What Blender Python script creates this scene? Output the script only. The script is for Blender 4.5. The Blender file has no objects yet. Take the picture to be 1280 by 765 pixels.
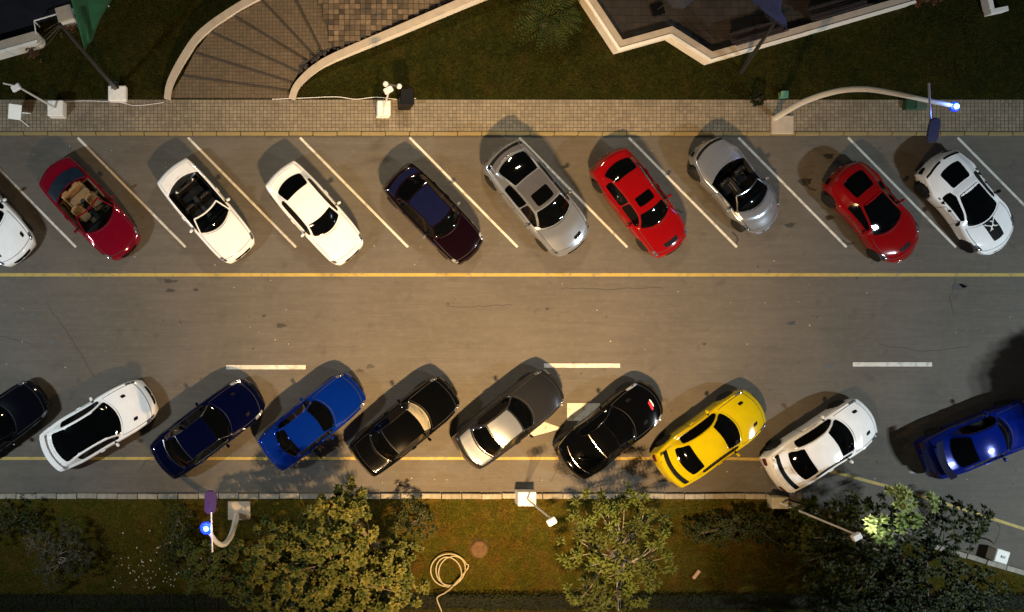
import bpy, bmesh, math, random
import numpy as np
from mathutils import Vector, Matrix, noise as mnoise

random.seed(7)
SC = bpy.context.scene
COL = SC.collection
R = math.radians

# ------------------------------------------------------------------ camera
S = 31.0                      # photo pixels per metre on the ground
H = 38.0                      # drone height
NX, NY = 365.0, 365.0         # pixel straight below the drone (the photograph is a crop)
def g(px, py):
    return ((px - 640) / S, (382.5 - py) / S)
def at(px, py, z=0.0):        # pixel + height -> point in the place
    nx, ny = g(NX, NY); x, y = g(px, py)
    k = (H - z) / H
    return Vector((nx + (x - nx) * k, ny + (y - ny) * k, z))
cam = bpy.data.cameras.new('camera')
camo = bpy.data.objects.new('camera', cam); COL.objects.link(camo)
camo.location = (*g(NX, NY), H)
cam.sensor_width = 36; cam.lens = 36 * H / (1280 / S)
cam.shift_x = (640 - NX) / 1280; cam.shift_y = -(382.5 - NY) / 1280
cam.clip_end = 2000
SC.camera = camo

# ------------------------------------------------------------------ night sky, lamps, exposure
W = bpy.data.worlds.new('World'); SC.world = W; W.use_nodes = True
nt = W.node_tree; nt.nodes.clear()
sky = nt.nodes.new('ShaderNodeTexSky'); sky.sky_type = 'NISHITA'; sky.sun_disc = False
sky.sun_elevation = R(1.0); sky.sun_rotation = R(200)
bg = nt.nodes.new('ShaderNodeBackground'); bg.inputs[1].default_value = 0.05
out = nt.nodes.new('ShaderNodeOutputWorld')
nt.links.new(sky.outputs[0], bg.inputs[0]); nt.links.new(bg.outputs[0], out.inputs[0])
SC.view_settings.view_transform = 'Standard'; SC.view_settings.look = 'None'
SC.view_settings.exposure = 0.0; SC.view_settings.gamma = 1.0

def spot(name, loc, target, energy, color, size=100, blend=1.0, rad=0.3):
    l = bpy.data.lights.new(name, 'SPOT'); l.energy = energy; l.color = color
    l.spot_size = R(size); l.spot_blend = blend; l.shadow_soft_size = rad
    o = bpy.data.objects.new(name, l); COL.objects.link(o); o.location = loc
    d = Vector(target) - Vector(loc); o.rotation_euler = d.to_track_quat('-Z', 'Y').to_euler()
    return o
# the tall floodlight masts that light this stretch of road stand just beyond the picture
LAMPS = [
    ((*g(600, 900), 20.0), (*g(600, 420), 0), 86000, (1.0, 0.63, 0.28), 68, 0.2),
    ((*g(520, -190), 17.0), (*g(560, 330), 0), 12500, (1.0, 0.80, 0.52), 84, 0.2),
    ((*g(1640, 730), 20.0), (*g(1080, 420), 0), 30000, (0.80, 0.93, 1.0), 95, 0.2),
    ((*g(-260, 560), 18.0), (*g(200, 330), 0), 16000, (0.86, 0.96, 1.0), 95, 0.2),
]
for i, (loc, tg, en, colr, sz, rd) in enumerate(LAMPS):
    for k in (-1, 0, 1):                            # each lamp split in three, added for more glints and softer shadows
        spot('floodlight_lamp', (loc[0] + k * .9, loc[1] + .25 * k, loc[2]), (tg[0] + k * 3.5, tg[1], 0), en / 3, colr, sz, 1.0, rd)

# ------------------------------------------------------------------ materials
MATS = {}
def newmat(name):
    m = bpy.data.materials.new(name); m.use_nodes = True
    return m, m.node_tree, m.node_tree.nodes['Principled BSDF']
def mat(name, color, rough=0.6, metal=0.0, coat=0.0, var=0.12, scale=6.0, bump=0.0, bscale=60.0, island=0.0, objrand=0.0, spec=0.5):
    if name in MATS: return MATS[name]
    m, t, b = newmat(name)
    L = t.links
    b.inputs['Roughness'].default_value = rough; b.inputs['Metallic'].default_value = metal
    b.inputs['Coat Weight'].default_value = coat; b.inputs['Coat Roughness'].default_value = 0.04
    b.inputs['Specular IOR Level'].default_value = spec
    tc = t.nodes.new('ShaderNodeTexCoord')
    n = t.nodes.new('ShaderNodeTexNoise'); n.inputs['Scale'].default_value = scale; n.inputs['Detail'].default_value = 6
    L.new(tc.outputs['Object'], n.inputs['Vector'])
    mr = t.nodes.new('ShaderNodeMapRange'); mr.inputs[1].default_value = 0.25; mr.inputs[2].default_value = 0.75
    mr.inputs[3].default_value = 1 - var; mr.inputs[4].default_value = 1 + var
    L.new(n.outputs['Fac'], mr.inputs[0])
    val = mr.outputs[0]
    def mul(a, bsock):
        q = t.nodes.new('ShaderNodeMath'); q.operation = 'MULTIPLY'; L.new(a, q.inputs[0]); L.new(bsock, q.inputs[1]); return q.outputs[0]
    if island:
        ge = t.nodes.new('ShaderNodeNewGeometry'); m2 = t.nodes.new('ShaderNodeMapRange')
        m2.inputs[3].default_value = 1 - island; m2.inputs[4].default_value = 1 + island
        L.new(ge.outputs['Random Per Island'], m2.inputs[0]); val = mul(val, m2.outputs[0])
    if objrand:
        oi = t.nodes.new('ShaderNodeObjectInfo'); m2 = t.nodes.new('ShaderNodeMapRange')
        m2.inputs[3].default_value = 1 - objrand; m2.inputs[4].default_value = 1 + objrand
        L.new(oi.outputs['Random'], m2.inputs[0]); val = mul(val, m2.outputs[0])
    mx = t.nodes.new('ShaderNodeVectorMath'); mx.operation = 'SCALE'
    mx.inputs[0].default_value = color[:3]; L.new(val, mx.inputs['Scale'])
    L.new(mx.outputs[0], b.inputs['Base Color'])
    if bump:
        n2 = t.nodes.new('ShaderNodeTexNoise'); n2.inputs['Scale'].default_value = bscale; n2.inputs['Detail'].default_value = 4
        L.new(tc.outputs['Object'], n2.inputs['Vector'])
        bp = t.nodes.new('ShaderNodeBump'); bp.inputs['Strength'].default_value = bump; bp.inputs['Distance'].default_value = 0.02
        L.new(n2.outputs['Fac'], bp.inputs['Height']); L.new(bp.outputs[0], b.inputs['Normal'])
    MATS[name] = m
    return m

def ramp_noise(t, scale, lo, hi, coord, stretch=None, detail=8):
    L = t.links
    n = t.nodes.new('ShaderNodeTexNoise'); n.inputs['Scale'].default_value = scale; n.inputs['Detail'].default_value = detail
    if stretch:
        mp = t.nodes.new('ShaderNodeMapping'); mp.inputs['Scale'].default_value = stretch
        L.new(coord, mp.inputs[0]); L.new(mp.outputs[0], n.inputs['Vector'])
    else: L.new(coord, n.inputs['Vector'])
    mr = t.nodes.new('ShaderNodeMapRange'); mr.inputs[1].default_value = lo; mr.inputs[2].default_value = hi
    L.new(n.outputs['Fac'], mr.inputs[0]); return mr.outputs[0]
def mixc(t, fac, a, b):
    q = t.nodes.new('ShaderNodeMix'); q.data_type = 'RGBA'
    t.links.new(fac, q.inputs[0])
    for s, v in ((q.inputs[6], a), (q.inputs[7], b)):
        if isinstance(v, tuple): s.default_value = (*v, 1)
        else: t.links.new(v, s)
    return q.outputs[2]
def fmul(t, a, v):
    q = t.nodes.new('ShaderNodeMath'); q.operation = 'MULTIPLY'; t.links.new(a, q.inputs[0]); q.inputs[1].default_value = v; return q.outputs[0]

def asphalt():
    m, t, b = newmat('asphalt'); L = t.links
    c = t.nodes.new('ShaderNodeTexCoord').outputs['Object']
    base = mixc(t, ramp_noise(t, 0.35, .3, .7, c), (.100, .089, .074), (.138, .121, .101))
    base = mixc(t, fmul(t, ramp_noise(t, 1.2, .42, .75, c, (.25, 3.2, 1)), .55), base, (.085, .075, .062))   # drag marks along the lane
    base = mixc(t, fmul(t, ramp_noise(t, 5.0, .5, .8, c, (.12, 3.0, 1)), .5), base, (.17, .15, .125))
    base = mixc(t, fmul(t, ramp_noise(t, 1.5, .62, .72, c), .45), base, (.058, .050, .042))                  # old oil stains
    base = mixc(t, fmul(t, ramp_noise(t, 3.2, .5, .68, c, (1, 1.5, 1)), .30), base, (.17, .148, .12))
    base = mixc(t, fmul(t, ramp_noise(t, 26, .45, .7, c), .5), base, (.068, .06, .05))
    base = mixc(t, fmul(t, ramp_noise(t, 90, .35, .7, c), .5), base, (.05, .045, .038))
    v = t.nodes.new('ShaderNodeTexVoronoi'); v.inputs['Scale'].default_value = 1.7; L.new(c, v.inputs['Vector'])
    mr = t.nodes.new('ShaderNodeMapRange'); mr.inputs[1].default_value = .09; mr.inputs[2].default_value = .05
    L.new(v.outputs['Distance'], mr.inputs[0])
    n = ramp_noise(t, .9, .5, .62, c)
    q = t.nodes.new('ShaderNodeMath'); q.operation = 'MULTIPLY'; L.new(mr.outputs[0], q.inputs[0]); L.new(n, q.inputs[1])
    base = mixc(t, fmul(t, q.outputs[0], .8), base, (.03, .028, .026))
    L.new(base, b.inputs['Base Color']); b.inputs['Roughness'].default_value = .82; b.inputs['Specular IOR Level'].default_value = .3
    bp = t.nodes.new('ShaderNodeBump'); bp.inputs['Strength'].default_value = .5; bp.inputs['Distance'].default_value = .01
    L.new(ramp_noise(t, 120, .2, .8, c), bp.inputs['Height']); L.new(bp.outputs[0], b.inputs['Normal'])
    return m
def road_paint(name, col):
    m, t, b = newmat(name); L = t.links
    c = t.nodes.new('ShaderNodeTexCoord').outputs['Object']
    f = ramp_noise(t, 5, .52, .72, c, detail=12)
    base = mixc(t, fmul(t, f, .65), col, (.12, .115, .105))
    base = mixc(t, fmul(t, ramp_noise(t, 1.1, .5, .7, c), .35), base, tuple(x * .6 for x in col))
    L.new(base, b.inputs['Base Color']); b.inputs['Roughness'].default_value = .7
    return m
def earth(name, cols, rough=.95):
    m, t, b = newmat(name); L = t.links
    c = t.nodes.new('ShaderNodeTexCoord').outputs['Object']
    base = mixc(t, ramp_noise(t, .55, .36, .64, c), cols[0], cols[1])
    base = mixc(t, ramp_noise(t, 1.4, .45, .7, c), base, cols[2])
    base = mixc(t, fmul(t, ramp_noise(t, 5, .48, .72, c), .6), base, tuple(x * 1.9 for x in cols[1]))
    base = mixc(t, fmul(t, ramp_noise(t, 14, .42, .68, c), .75), base, tuple(x * .35 for x in cols[0]))
    L.new(base, b.inputs['Base Color']); b.inputs['Roughness'].default_value = rough; b.inputs['Specular IOR Level'].default_value = .05
    bp = t.nodes.new('ShaderNodeBump'); bp.inputs['Strength'].default_value = .8; bp.inputs['Distance'].default_value = .05
    L.new(ramp_noise(t, 18, .2, .8, c), bp.inputs['Height']); L.new(bp.outputs[0], b.inputs['Normal'])
    return m
def leafmat(name, c1, c2, c3, scale=1.2):
    m, t, b = newmat(name); L = t.links
    c = t.nodes.new('ShaderNodeTexCoord').outputs['Object']
    ge = t.nodes.new('ShaderNodeNewGeometry')
    base = mixc(t, ge.outputs['Random Per Island'], c1, c2)
    base = mixc(t, ramp_noise(t, scale, .4, .65, c), base, c3)
    L.new(base, b.inputs['Base Color']); b.inputs['Roughness'].default_value = .55
    b.inputs['Specular IOR Level'].default_value = .12
    return m
M_ASPH = asphalt()
M_WHITE_L = road_paint('white_road_paint', (.56, .54, .48))
M_YELLOW_L = road_paint('yellow_road_paint', (.38, .275, .06))
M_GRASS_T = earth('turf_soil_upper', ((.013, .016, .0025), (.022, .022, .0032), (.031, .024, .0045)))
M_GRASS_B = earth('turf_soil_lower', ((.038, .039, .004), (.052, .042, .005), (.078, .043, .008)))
M_GROUND = earth('dark_soil', ((.03, .028, .018), (.04, .034, .02), (.05, .04, .026)))
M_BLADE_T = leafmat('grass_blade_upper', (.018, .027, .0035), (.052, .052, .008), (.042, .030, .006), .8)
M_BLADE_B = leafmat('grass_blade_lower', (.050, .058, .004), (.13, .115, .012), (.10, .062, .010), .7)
M_PAVER = mat('paver_stone', (.20, .162, .112), .85, var=.2, scale=1.3, bump=.3, island=.15)
M_KERB_Y = road_paint('kerb_yellow_paint', (.22, .165, .065))
M_KERB = mat('kerb_concrete', (.25, .225, .18), .85, var=.3, scale=5, bump=.3, objrand=.18)
M_CONC = mat('concrete_cap', (.38, .315, .245), .8, var=.12, scale=4, bump=.15)
M_CONC_W = mat('painted_concrete', (.72, .68, .6), .7, var=.1, scale=3)
M_WHITE = mat('white_painted_steel', (.75, .74, .72), .4, var=.06, scale=8)
M_LAMPPOST = mat('lamp_post_paint', (.62, .60, .56), .35, var=.06, scale=8)
M_BLOCK = mat('white_plinth', (.78, .75, .70), .7, var=.08, scale=6, bump=.1)
M_DARKSTEEL = mat('dark_steel', (.035, .035, .035), .45, .4, var=.1)
M_SOLAR = mat('solar_cell', (.012, .014, .07), .25, .2, .6, var=.15, scale=14)
M_SOLARP = mat('solar_cell_violet', (.075, .04, .15), .3, .1, .5, var=.2, scale=14)
M_TREAD = None
M_BLACKP = mat('black_plastic', (.003, .003, .0035), .45, var=.2, spec=.15)
M_TYRE = mat('tyre_rubber', (.005, .005, .005), .8, var=.2)
M_RIM = mat('alloy_rim', (.30, .30, .31), .3, .9, var=.1)
M_RIMD = mat('dark_alloy_rim', (.05, .05, .05), .35, .8, var=.1)
M_GLASS = mat('tinted_glass', (.0012, .0014, .0016), .05, 0, 0.0, var=.3, scale=2, spec=.28)
M_SEAM = mat('panel_gap', (.008, .008, .008), .7)
M_TRIM = mat('black_trim', (.002, .002, .0022), .6, var=.2, spec=.12)
M_CHROME = mat('chrome_trim', (.65, .65, .66), .18, 1.0, var=.05)
M_LIGHTG = mat('headlight_glass', (.42, .44, .47), .12, .5, 1.0, var=.35, scale=14)
M_LIGHTD = mat('clear_lamp_cover', (.13, .135, .15), .1, .4, 1.0, var=.5, scale=14)
M_TAILG = mat('tail_light_glass', (.07, .002, .002), .15, 0, 1.0, var=.3, scale=14)
M_SEATBLK = mat('black_leather', (.0035, .0034, .0036), .5, var=.25, scale=9, bump=.2, spec=.25)
M_SEATTAN = mat('tan_leather', (.23, .125, .045), .55, var=.25, scale=9, bump=.2)
M_DASH = mat('dashboard_plastic', (.006, .006, .007), .55, var=.2)
M_BARK = mat('bark', (.14, .11, .08), .9, var=.3, scale=7, bump=.6, bscale=25)
M_BARKG = mat('grey_bark', (.25, .22, .19), .9, var=.3, scale=7, bump=.6, bscale=25)
def clearglass():
    m, t, b = newmat('clear_windscreen'); L = t.links
    tr = t.nodes.new('ShaderNodeBsdfTransparent'); tr.inputs[0].default_value = (.55, .6, .6, 1)
    gl = t.nodes.new('ShaderNodeBsdfGlossy'); gl.inputs['Roughness'].default_value = .03
    fr = t.nodes.new('ShaderNodeFresnel'); fr.inputs[0].default_value = 1.5
    mx = t.nodes.new('ShaderNodeMixShader'); L.new(fr.outputs[0], mx.inputs[0]); L.new(tr.outputs[0], mx.inputs[1]); L.new(gl.outputs[0], mx.inputs[2])
    L.new(mx.outputs[0], t.nodes['Material Output'].inputs[0]); return m
M_CLEAR = clearglass()
def emit(name, col, st):
    m, t, b = newmat(name); b.inputs['Base Color'].default_value = (*col, 1)
    b.inputs['Emission Color'].default_value = (*col, 1); b.inputs['Emission Strength'].default_value = st; return m
M_BLUE_LED = emit('blue_led', (.16, .45, 1.0), 6)
M_BLUE_HALO = emit('blue_halo', (.006, .03, .45), .8)

# ------------------------------------------------------------------ object helpers
def link(o, parent=None):
    COL.objects.link(o)
    if parent is not None: o.parent = parent
    return o
def tag(o, label=None, cat=None, group=None, kind=None):
    if label: o['label'] = label
    if cat: o['category'] = cat
    if group: o['group'] = group
    if kind: o['kind'] = kind
    return o
def thing(name, loc, label, cat, group=None, rz=0.0):
    o = bpy.data.objects.new(name, None); o.empty_display_size = .2
    o.location = loc; o.rotation_euler = (0, 0, rz)
    return tag(link(o), label, cat, group)
def meshobj(name, V, F, mats, parent=None, idx=None, smooth=False, angle=None):
    me = bpy.data.meshes.new(name)
    me.from_pydata([tuple(v) for v in V], [], F)
    for m in (mats if isinstance(mats, (list, tuple)) else [mats]): me.materials.append(m)
    if idx is not None: me.polygons.foreach_set('material_index', idx)
    if smooth:
        me.polygons.foreach_set('use_smooth', [True] * len(me.polygons))
        if angle: me.set_sharp_from_angle(angle=R(angle))
    me.update()
    return link(bpy.data.objects.new(name, me), parent)
class MB:
    def __init__(s): s.V = []; s.F = []
    def add(s, V, F):
        n = len(s.V); s.V += [Vector(v) for v in V]; s.F += [tuple(i + n for i in f) for f in F]; return s
    def prism(s, poly, z0, z1, inset=0.0):
        n = len(poly)
        c = Vector((sum(p[0] for p in poly) / n, sum(p[1] for p in poly) / n))
        top = []
        for p in poly:
            d = c - Vector((p[0], p[1])); l = d.length or 1
            top.append((p[0] + d.x / l * inset, p[1] + d.y / l * inset))
        V = [(p[0], p[1], z0) for p in poly] + [(p[0], p[1], z1) for p in top]
        F = [(i, (i + 1) % n, n + (i + 1) % n, n + i) for i in range(n)] + [tuple(range(n, 2 * n)), tuple(range(n - 1, -1, -1))]
        return s.add(V, F)
    def box(s, c, d, rz=0.0, taper=1.0, ch=0.0, M=None):
        x, y, z = d[0] / 2, d[1] / 2, d[2] / 2
        if ch:
            q = [(x - ch, y), (-x + ch, y), (-x, y - ch), (-x, -y + ch), (-x + ch, -y), (x - ch, -y), (x, -y + ch), (x, y - ch)]
        else: q = [(x, y), (-x, y), (-x, -y), (x, -y)]
        n = len(q)
        V = [Vector((a, b, -z)) for a, b in q] + [Vector((a * taper, b * taper, z - ch)) for a, b in q]
        F = [(i, (i + 1) % n, n + (i + 1) % n, n + i) for i in range(n)] + [tuple(range(n - 1, -1, -1))]
        if ch:
            V += [Vector((a * taper * (1 - ch / x), b * taper * (1 - ch / y), z)) for a, b in q]
            F += [(n + i, n + (i + 1) % n, 2 * n + (i + 1) % n, 2 * n + i) for i in range(n)] + [tuple(range(2 * n, 3 * n))]
        else: F += [tuple(range(n, 2 * n))]
        rot = M or Matrix.Rotation(rz, 3, 'Z')
        return s.add([rot @ v + Vector(c) for v in V], F)
    def tube(s, pts, r, n=8, cap=True):
        pts = [Vector(p) for p in pts]; k = len(pts)
        rr = r if isinstance(r, (list, tuple)) else [r] * k
        V = []; up = None
        for i, p in enumerate(pts):
            d = (pts[min(i + 1, k - 1)] - pts[max(i - 1, 0)]).normalized()
            if up is None:
                up = Vector((0, 0, 1)) if abs(d.z) < .9 else Vector((1, 0, 0))
            a = d.cross(up)
            if a.length < 1e-4: a = d.orthogonal()
            a.normalize(); b = a.cross(d).normalized(); up = b
            for j in range(n):
                t = 2 * math.pi * j / n
                V.append(p + (a * math.cos(t) + b * math.sin(t)) * rr[i])
        F = [(i * n + j, i * n + (j + 1) % n, (i + 1) * n + (j + 1) % n, (i + 1) * n + j) for i in range(k - 1) for j in range(n)]
        if cap: F += [tuple(range(n - 1, -1, -1)), tuple((k - 1) * n + j for j in range(n))]
        return s.add(V, F)
    def lathe(s, prof, n=16, c=(0, 0, 0), M=None):   # prof: (r,z)
        V = []; k = len(prof)
        for (r, z) in prof:
            for j in range(n):
                t = 2 * math.pi * j / n; V.append(Vector((r * math.cos(t), r * math.sin(t), z)))
        F = [(i * n + j, i * n + (j + 1) % n, (i + 1) * n + (j + 1) % n, (i + 1) * n + j) for i in range(k - 1) for j in range(n)]
        F += [tuple(range(n - 1, -1, -1)), tuple((k - 1) * n + j for j in range(n))]
        if M: V = [M @ v for v in V]
        return s.add([v + Vector(c) for v in V], F)
    def build(s, name, m, parent=None, smooth=False, angle=35):
        return meshobj(name, s.V, s.F, m, parent, smooth=smooth, angle=angle)
def smooth_path(pts, n=8):
    pts = [Vector(p) for p in pts]; o = []
    for i in range(len(pts) - 1):
        p0 = pts[max(i - 1, 0)]; p1 = pts[i]; p2 = pts[i + 1]; p3 = pts[min(i + 2, len(pts) - 1)]
        for j in range(n):
            t = j / n
            o.append(.5 * ((2 * p1) + (p2 - p0) * t + (2 * p0 - 5 * p1 + 4 * p2 - p3) * t * t + (3 * p1 - p0 - 3 * p2 + p3) * t ** 3))
    o.append(pts[-1]); return o
def inpoly(x, y, P):
    c = False; n = len(P)
    for i in range(n):
        x1, y1 = P[i][0], P[i][1]; x2, y2 = P[i - 1][0], P[i - 1][1]
        if (y1 > y) != (y2 > y) and x < (x2 - x1) * (y - y1) / (y2 - y1) + x1: c = not c
    return c

# ------------------------------------------------------------------ the setting
def sheet(name, poly, z, m, kind='structure', sub=0):
    n = len(poly)
    o = meshobj(name, [(p[0], p[1], z) for p in poly], [tuple(range(n))], m)
    return tag(o, kind=kind)
sheet('ground', [(-300, -300), (300, -300), (300, 300), (-300, 300)], -.06, M_GROUND)
low = [(-400, 616), (955, 616), (1010, 632), (1280, 712), (1700, 837)]      # lower kerb line
road_poly = [g(-400, 169.8), g(1700, 169.8)] + [g(*p) for p in reversed(low)]
rp = MB().prism(road_poly[::-1], -.2, 0.0); tag(rp.build('road', M_ASPH), kind='structure')
def strip(mb, pts, w, z):
    P = [Vector(g(*p)) for p in pts]; n = len(P); V = []
    for i in range(n):
        d = (P[min(i + 1, n - 1)] - P[max(i - 1, 0)]).normalized(); q = Vector((-d.y, d.x)) * w / 2
        V += [(P[i].x + q.x, P[i].y + q.y, z), (P[i].x - q.x, P[i].y - q.y, z)]
    mb.add(V, [(2 * i, 2 * i + 1, 2 * i + 3, 2 * i + 2) for i in range(n - 1)])
def marking(name, pts, w, m, z=.004):
    mb = MB(); strip(mb, pts, w, z); return tag(mb.build(name, m), kind='structure')
marking('yellow_lane_line', [(x, 343.5) for x in range(-400, 1701, 50)], .135, M_YELLOW_L)
marking('yellow_lane_line', [(x, 573) for x in range(-400, 901, 50)] + [(950, 574), (1000, 580), (1050, 592), (1110, 608), (1170, 626), (1230, 645), (1280, 661), (1500, 735)], .115, M_YELLOW_L)
for x in (-180, -40, 97, 235, 375, 512, 649, 786, 923, 1060, 1197, 1334):
    L0 = (x, 172) if x != 649 else (649, 172)
    marking('bay_line', [L0, (x + 68, 241), (x + 135, 309)], .095, M_WHITE_L)
for x0, x1, y in ((-120, -20, 459), (283, 382, 459), (680, 775, 457), (1066, 1165, 455.5), (1455, 1555, 455)):
    marking('lane_dash', [(x0, y), (x1, y)], .17, M_WHITE_L)
ar = MB()
for P in (((750, 504), (750, 526), (709, 526), (709, 504)), ((640, 513), (610, 517), (664, 546), (703, 535.5)), ((704, 507), (690, 488), (609, 515.5), (640, 511.5))):
    P = [g(*p) for p in P]; ar.add([(a, b, .004) for a, b in P], [(3, 2, 1, 0)])
tag(ar.build('lane_arrow', M_WHITE_L), kind='structure')

# tar seams and dark specks that lie on the lane
def blob(mb, cx, cy, r, z=.0045):
    n = 9; ph = random.random() * 6
    V = [(cx + r * (1 + .4 * math.sin(3 * t + ph) + random.uniform(-.2, .2)) * math.cos(t) * 1.4, cy + r * random.uniform(.5, 1) * math.sin(t), z) for t in [2 * math.pi * i / n for i in range(n)]]
    mb.add(V, [tuple(range(n))])
mb = MB()
for px, py, r in ((210, 351, .13), (212, 363, .12), (351, 407, .14), (245, 362, .07), (40, 393, .1), (65, 428, .1), (990, 404, .14), (1198, 358, .22), (1205, 357, .12), (880, 430, .06), (684, 386, .06), (1038, 457, .12),
                  (987, 282, .14), (1036, 195, .16), (1037, 272, .12), (1006, 227, .2), (838, 268, .1), (462, 458, .12), (450, 463, .1), (1213, 240, .1), (330, 395, .06), (560, 380, .05), (1140, 590, .1)):
    blob(mb, *g(px, py), r)
tag(mb.build('oil_spots', mat('oil', (.03, .026, .022), .5)), kind='stuff')
mb = MB()
for i in range(95):
    px, py = random.uniform(0, 1280), random.choice([random.uniform(175, 340), random.uniform(345, 460), random.uniform(575, 610)])
    x, y = g(px, py); r = random.uniform(.012, .035); a = random.random() * 6
    mb.add([(x + r * math.cos(a + k * 2.1) * random.uniform(.7, 1.3), y + r * math.sin(a + k * 2.1), .008 + .012 * (k == 1)) for k in range(3)], [(0, 1, 2)])
tag(mb.build('leaf_litter', mat('pale_litter', (.5, .45, .36), .8, var=.4)), kind='stuff')

mb = MB()
for pts in ([(58, 380), (75, 402), (92, 428), (118, 470)], [(0, 418), (20, 425), (41, 430)], [(560, 382), (600, 384), (640, 381)], [(690, 600), (704, 570), (714, 548)], [(1100, 430), (1150, 440), (1210, 433)], [(1195, 350), (1188, 372), (1192, 395)], [(700, 360), (760, 363), (830, 361)], [(170, 590), (190, 575), (215, 580)]):  # the steep line beside the lane arrow is a painted wire shadow
    f_ = smooth_path([Vector((x + random.uniform(-2, 2), y + random.uniform(-2, 2), 0)) for x, y in pts], 6)
    strip(mb, [(p.x + random.uniform(-1.2, 1.2), p.y + random.uniform(-1.2, 1.2)) for p in f_], .022, .0042)
tag(mb.build('road_cracks_and_shadow_line', mat('crack_and_shadow_dark', (.045, .038, .032), .9)), kind='stuff')
mb = MB()
for pts in ([(862, 205), (864, 218), (873, 226)], [(1008, 222), (1010, 234), (1020, 238)], [(1053, 300), (1060, 305), (1068, 303)], [(915, 290), (922, 298), (920, 305)], [(838, 265), (845, 262), (853, 266)], [(205, 349), (212, 352), (222, 351)]):
    strip(mb, [(p.x, p.y) for p in smooth_path([Vector((x, y, 0)) for x, y in pts], 5)], .07, .0046)
tag(mb.build('tyre_scuffs', mat('rubber_mark', (.038, .033, .028), .9, var=.4, scale=9)), kind='stuff')

# upper walk: bed + small square pavers with real joints
tag(MB().prism([g(-400, 171)[::1], g(1700, 171), g(1700, 124), g(-400, 124)][::-1] and [g(-400, 164.6), g(1700, 164.6), g(1700, 125), g(-400, 125)], -.05, .105).build('sidewalk', mat('paving_bed', (.10, .09, .075), .95, var=.2)), kind='structure')
mb = MB(); t = .152; x = g(-90, 0)[0]; y1, y0 = g(0, 125.2)[1], g(0, 164.4)[1]
ny = 9; th = (y1 - y0) / ny
while x < g(1375, 0)[0]:
    for j in range(ny):
        gp = .0085; z = .12 + random.uniform(-.003, .003)
        a0, a1, b0, b1 = x + gp, x + t - gp, y0 + j * th + gp, y0 + (j + 1) * th - gp
        mb.add([(a0, b0, .10), (a1, b0, .10), (a1, b1, .10), (a0, b1, .10), (a0 + .004, b0 + .004, z), (a1 - .004, b0 + .004, z), (a1 - .004, b1 - .004, z + random.uniform(-.002, .002)), (a0 + .004, b1 - .004, z)],
               [(0, 1, 5, 4), (1, 2, 6, 5), (2, 3, 7, 6), (3, 0, 4, 7), (4, 5, 6, 7)])
    x += t
tag(mb.build('sidewalk_pavers', M_PAVER), kind='stuff')
def kerb_root(loc=(0, 0, 0)):
    o = bpy.data.objects.new('kerb', None); link(o); return tag(o, kind='structure')
def unit_stone(name, L, w, h, m):
    return MB().box((0, 0, h / 2), (L, w, h), ch=.018).build(name, m)
k1 = kerb_root(); proto = None; L = .97
x = g(-90, 0)[0]; yk = g(0, 167.3)[1]
while x < g(1375, 0)[0]:
    if proto is None:
        proto = unit_stone('kerb_stone', L - .02, .15, .30, [M_KERB_Y]); o = proto; o.parent = k1
    else: o = link(bpy.data.objects.new('kerb_stone', proto.data), k1)
    o.location = (x + L / 2, yk + random.uniform(-.006, .006), -.17 + random.uniform(-.004, .004)); x += L
k2 = kerb_root(); proto = None; L = .82
path = [Vector(g(*p)) for p in ((-80, 616.5), (955, 616.5), (1010, 633), (1280, 713), (1400, 749))]
for a, b in zip(path, path[1:]):
    d = b - a; n = max(1, round(d.length / L)); ang = math.atan2(d.y, d.x)
    for i in range(n):
        c = a + d * ((i + .5) / n)
        if proto is None: proto = unit_stone('kerb_stone', L - .025, .21, .30, [M_KERB]); o = proto; o.parent = k2
        else: o = link(bpy.data.objects.new('kerb_stone', proto.data), k2)
        o.location = (c.x + random.uniform(-.01, .01), c.y - .1 + random.uniform(-.012, .012), -.17 + random.uniform(-.006, .006)); o.rotation_euler = (0, 0, ang + random.uniform(-.012, .012))
        o.scale = (d.length / n / L, 1, 1)

# lawns
up_poly = [g(-400, -400), g(1700, -400), g(1700, 124.6), g(-400, 124.6)]
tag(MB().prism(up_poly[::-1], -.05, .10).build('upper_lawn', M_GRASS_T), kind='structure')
lo_pts = [(-400, 623), (953, 623), (1008, 639), (1280, 720), (1700, 845), (1700, 1400), (-400, 1400)]
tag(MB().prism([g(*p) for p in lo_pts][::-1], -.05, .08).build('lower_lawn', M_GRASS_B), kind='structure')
STEP_L = [(210, 125), (213, 104), (228, 73), (249, 43), (285, 17), (325, -6), (352, -20)]
STEP_R = [(361, 125), (368, 108), (389, 88), (419, 71), (500, 37), (586, 0), (640, -22)]
TERR = [(722, -4), (768, 66), (840, 45), (885, 80), (1140, 6), (1230, -22)]
excl = [[g(*p) for p in STEP_L + STEP_R[::-1]], [g(*p) for p in TERR + [(1230, -60), (700, -60)]], [g(*p) for p in ((-60, 80), (55, 52), (45, 30), (140, -5), (140, -60), (-60, -60))]]
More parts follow.
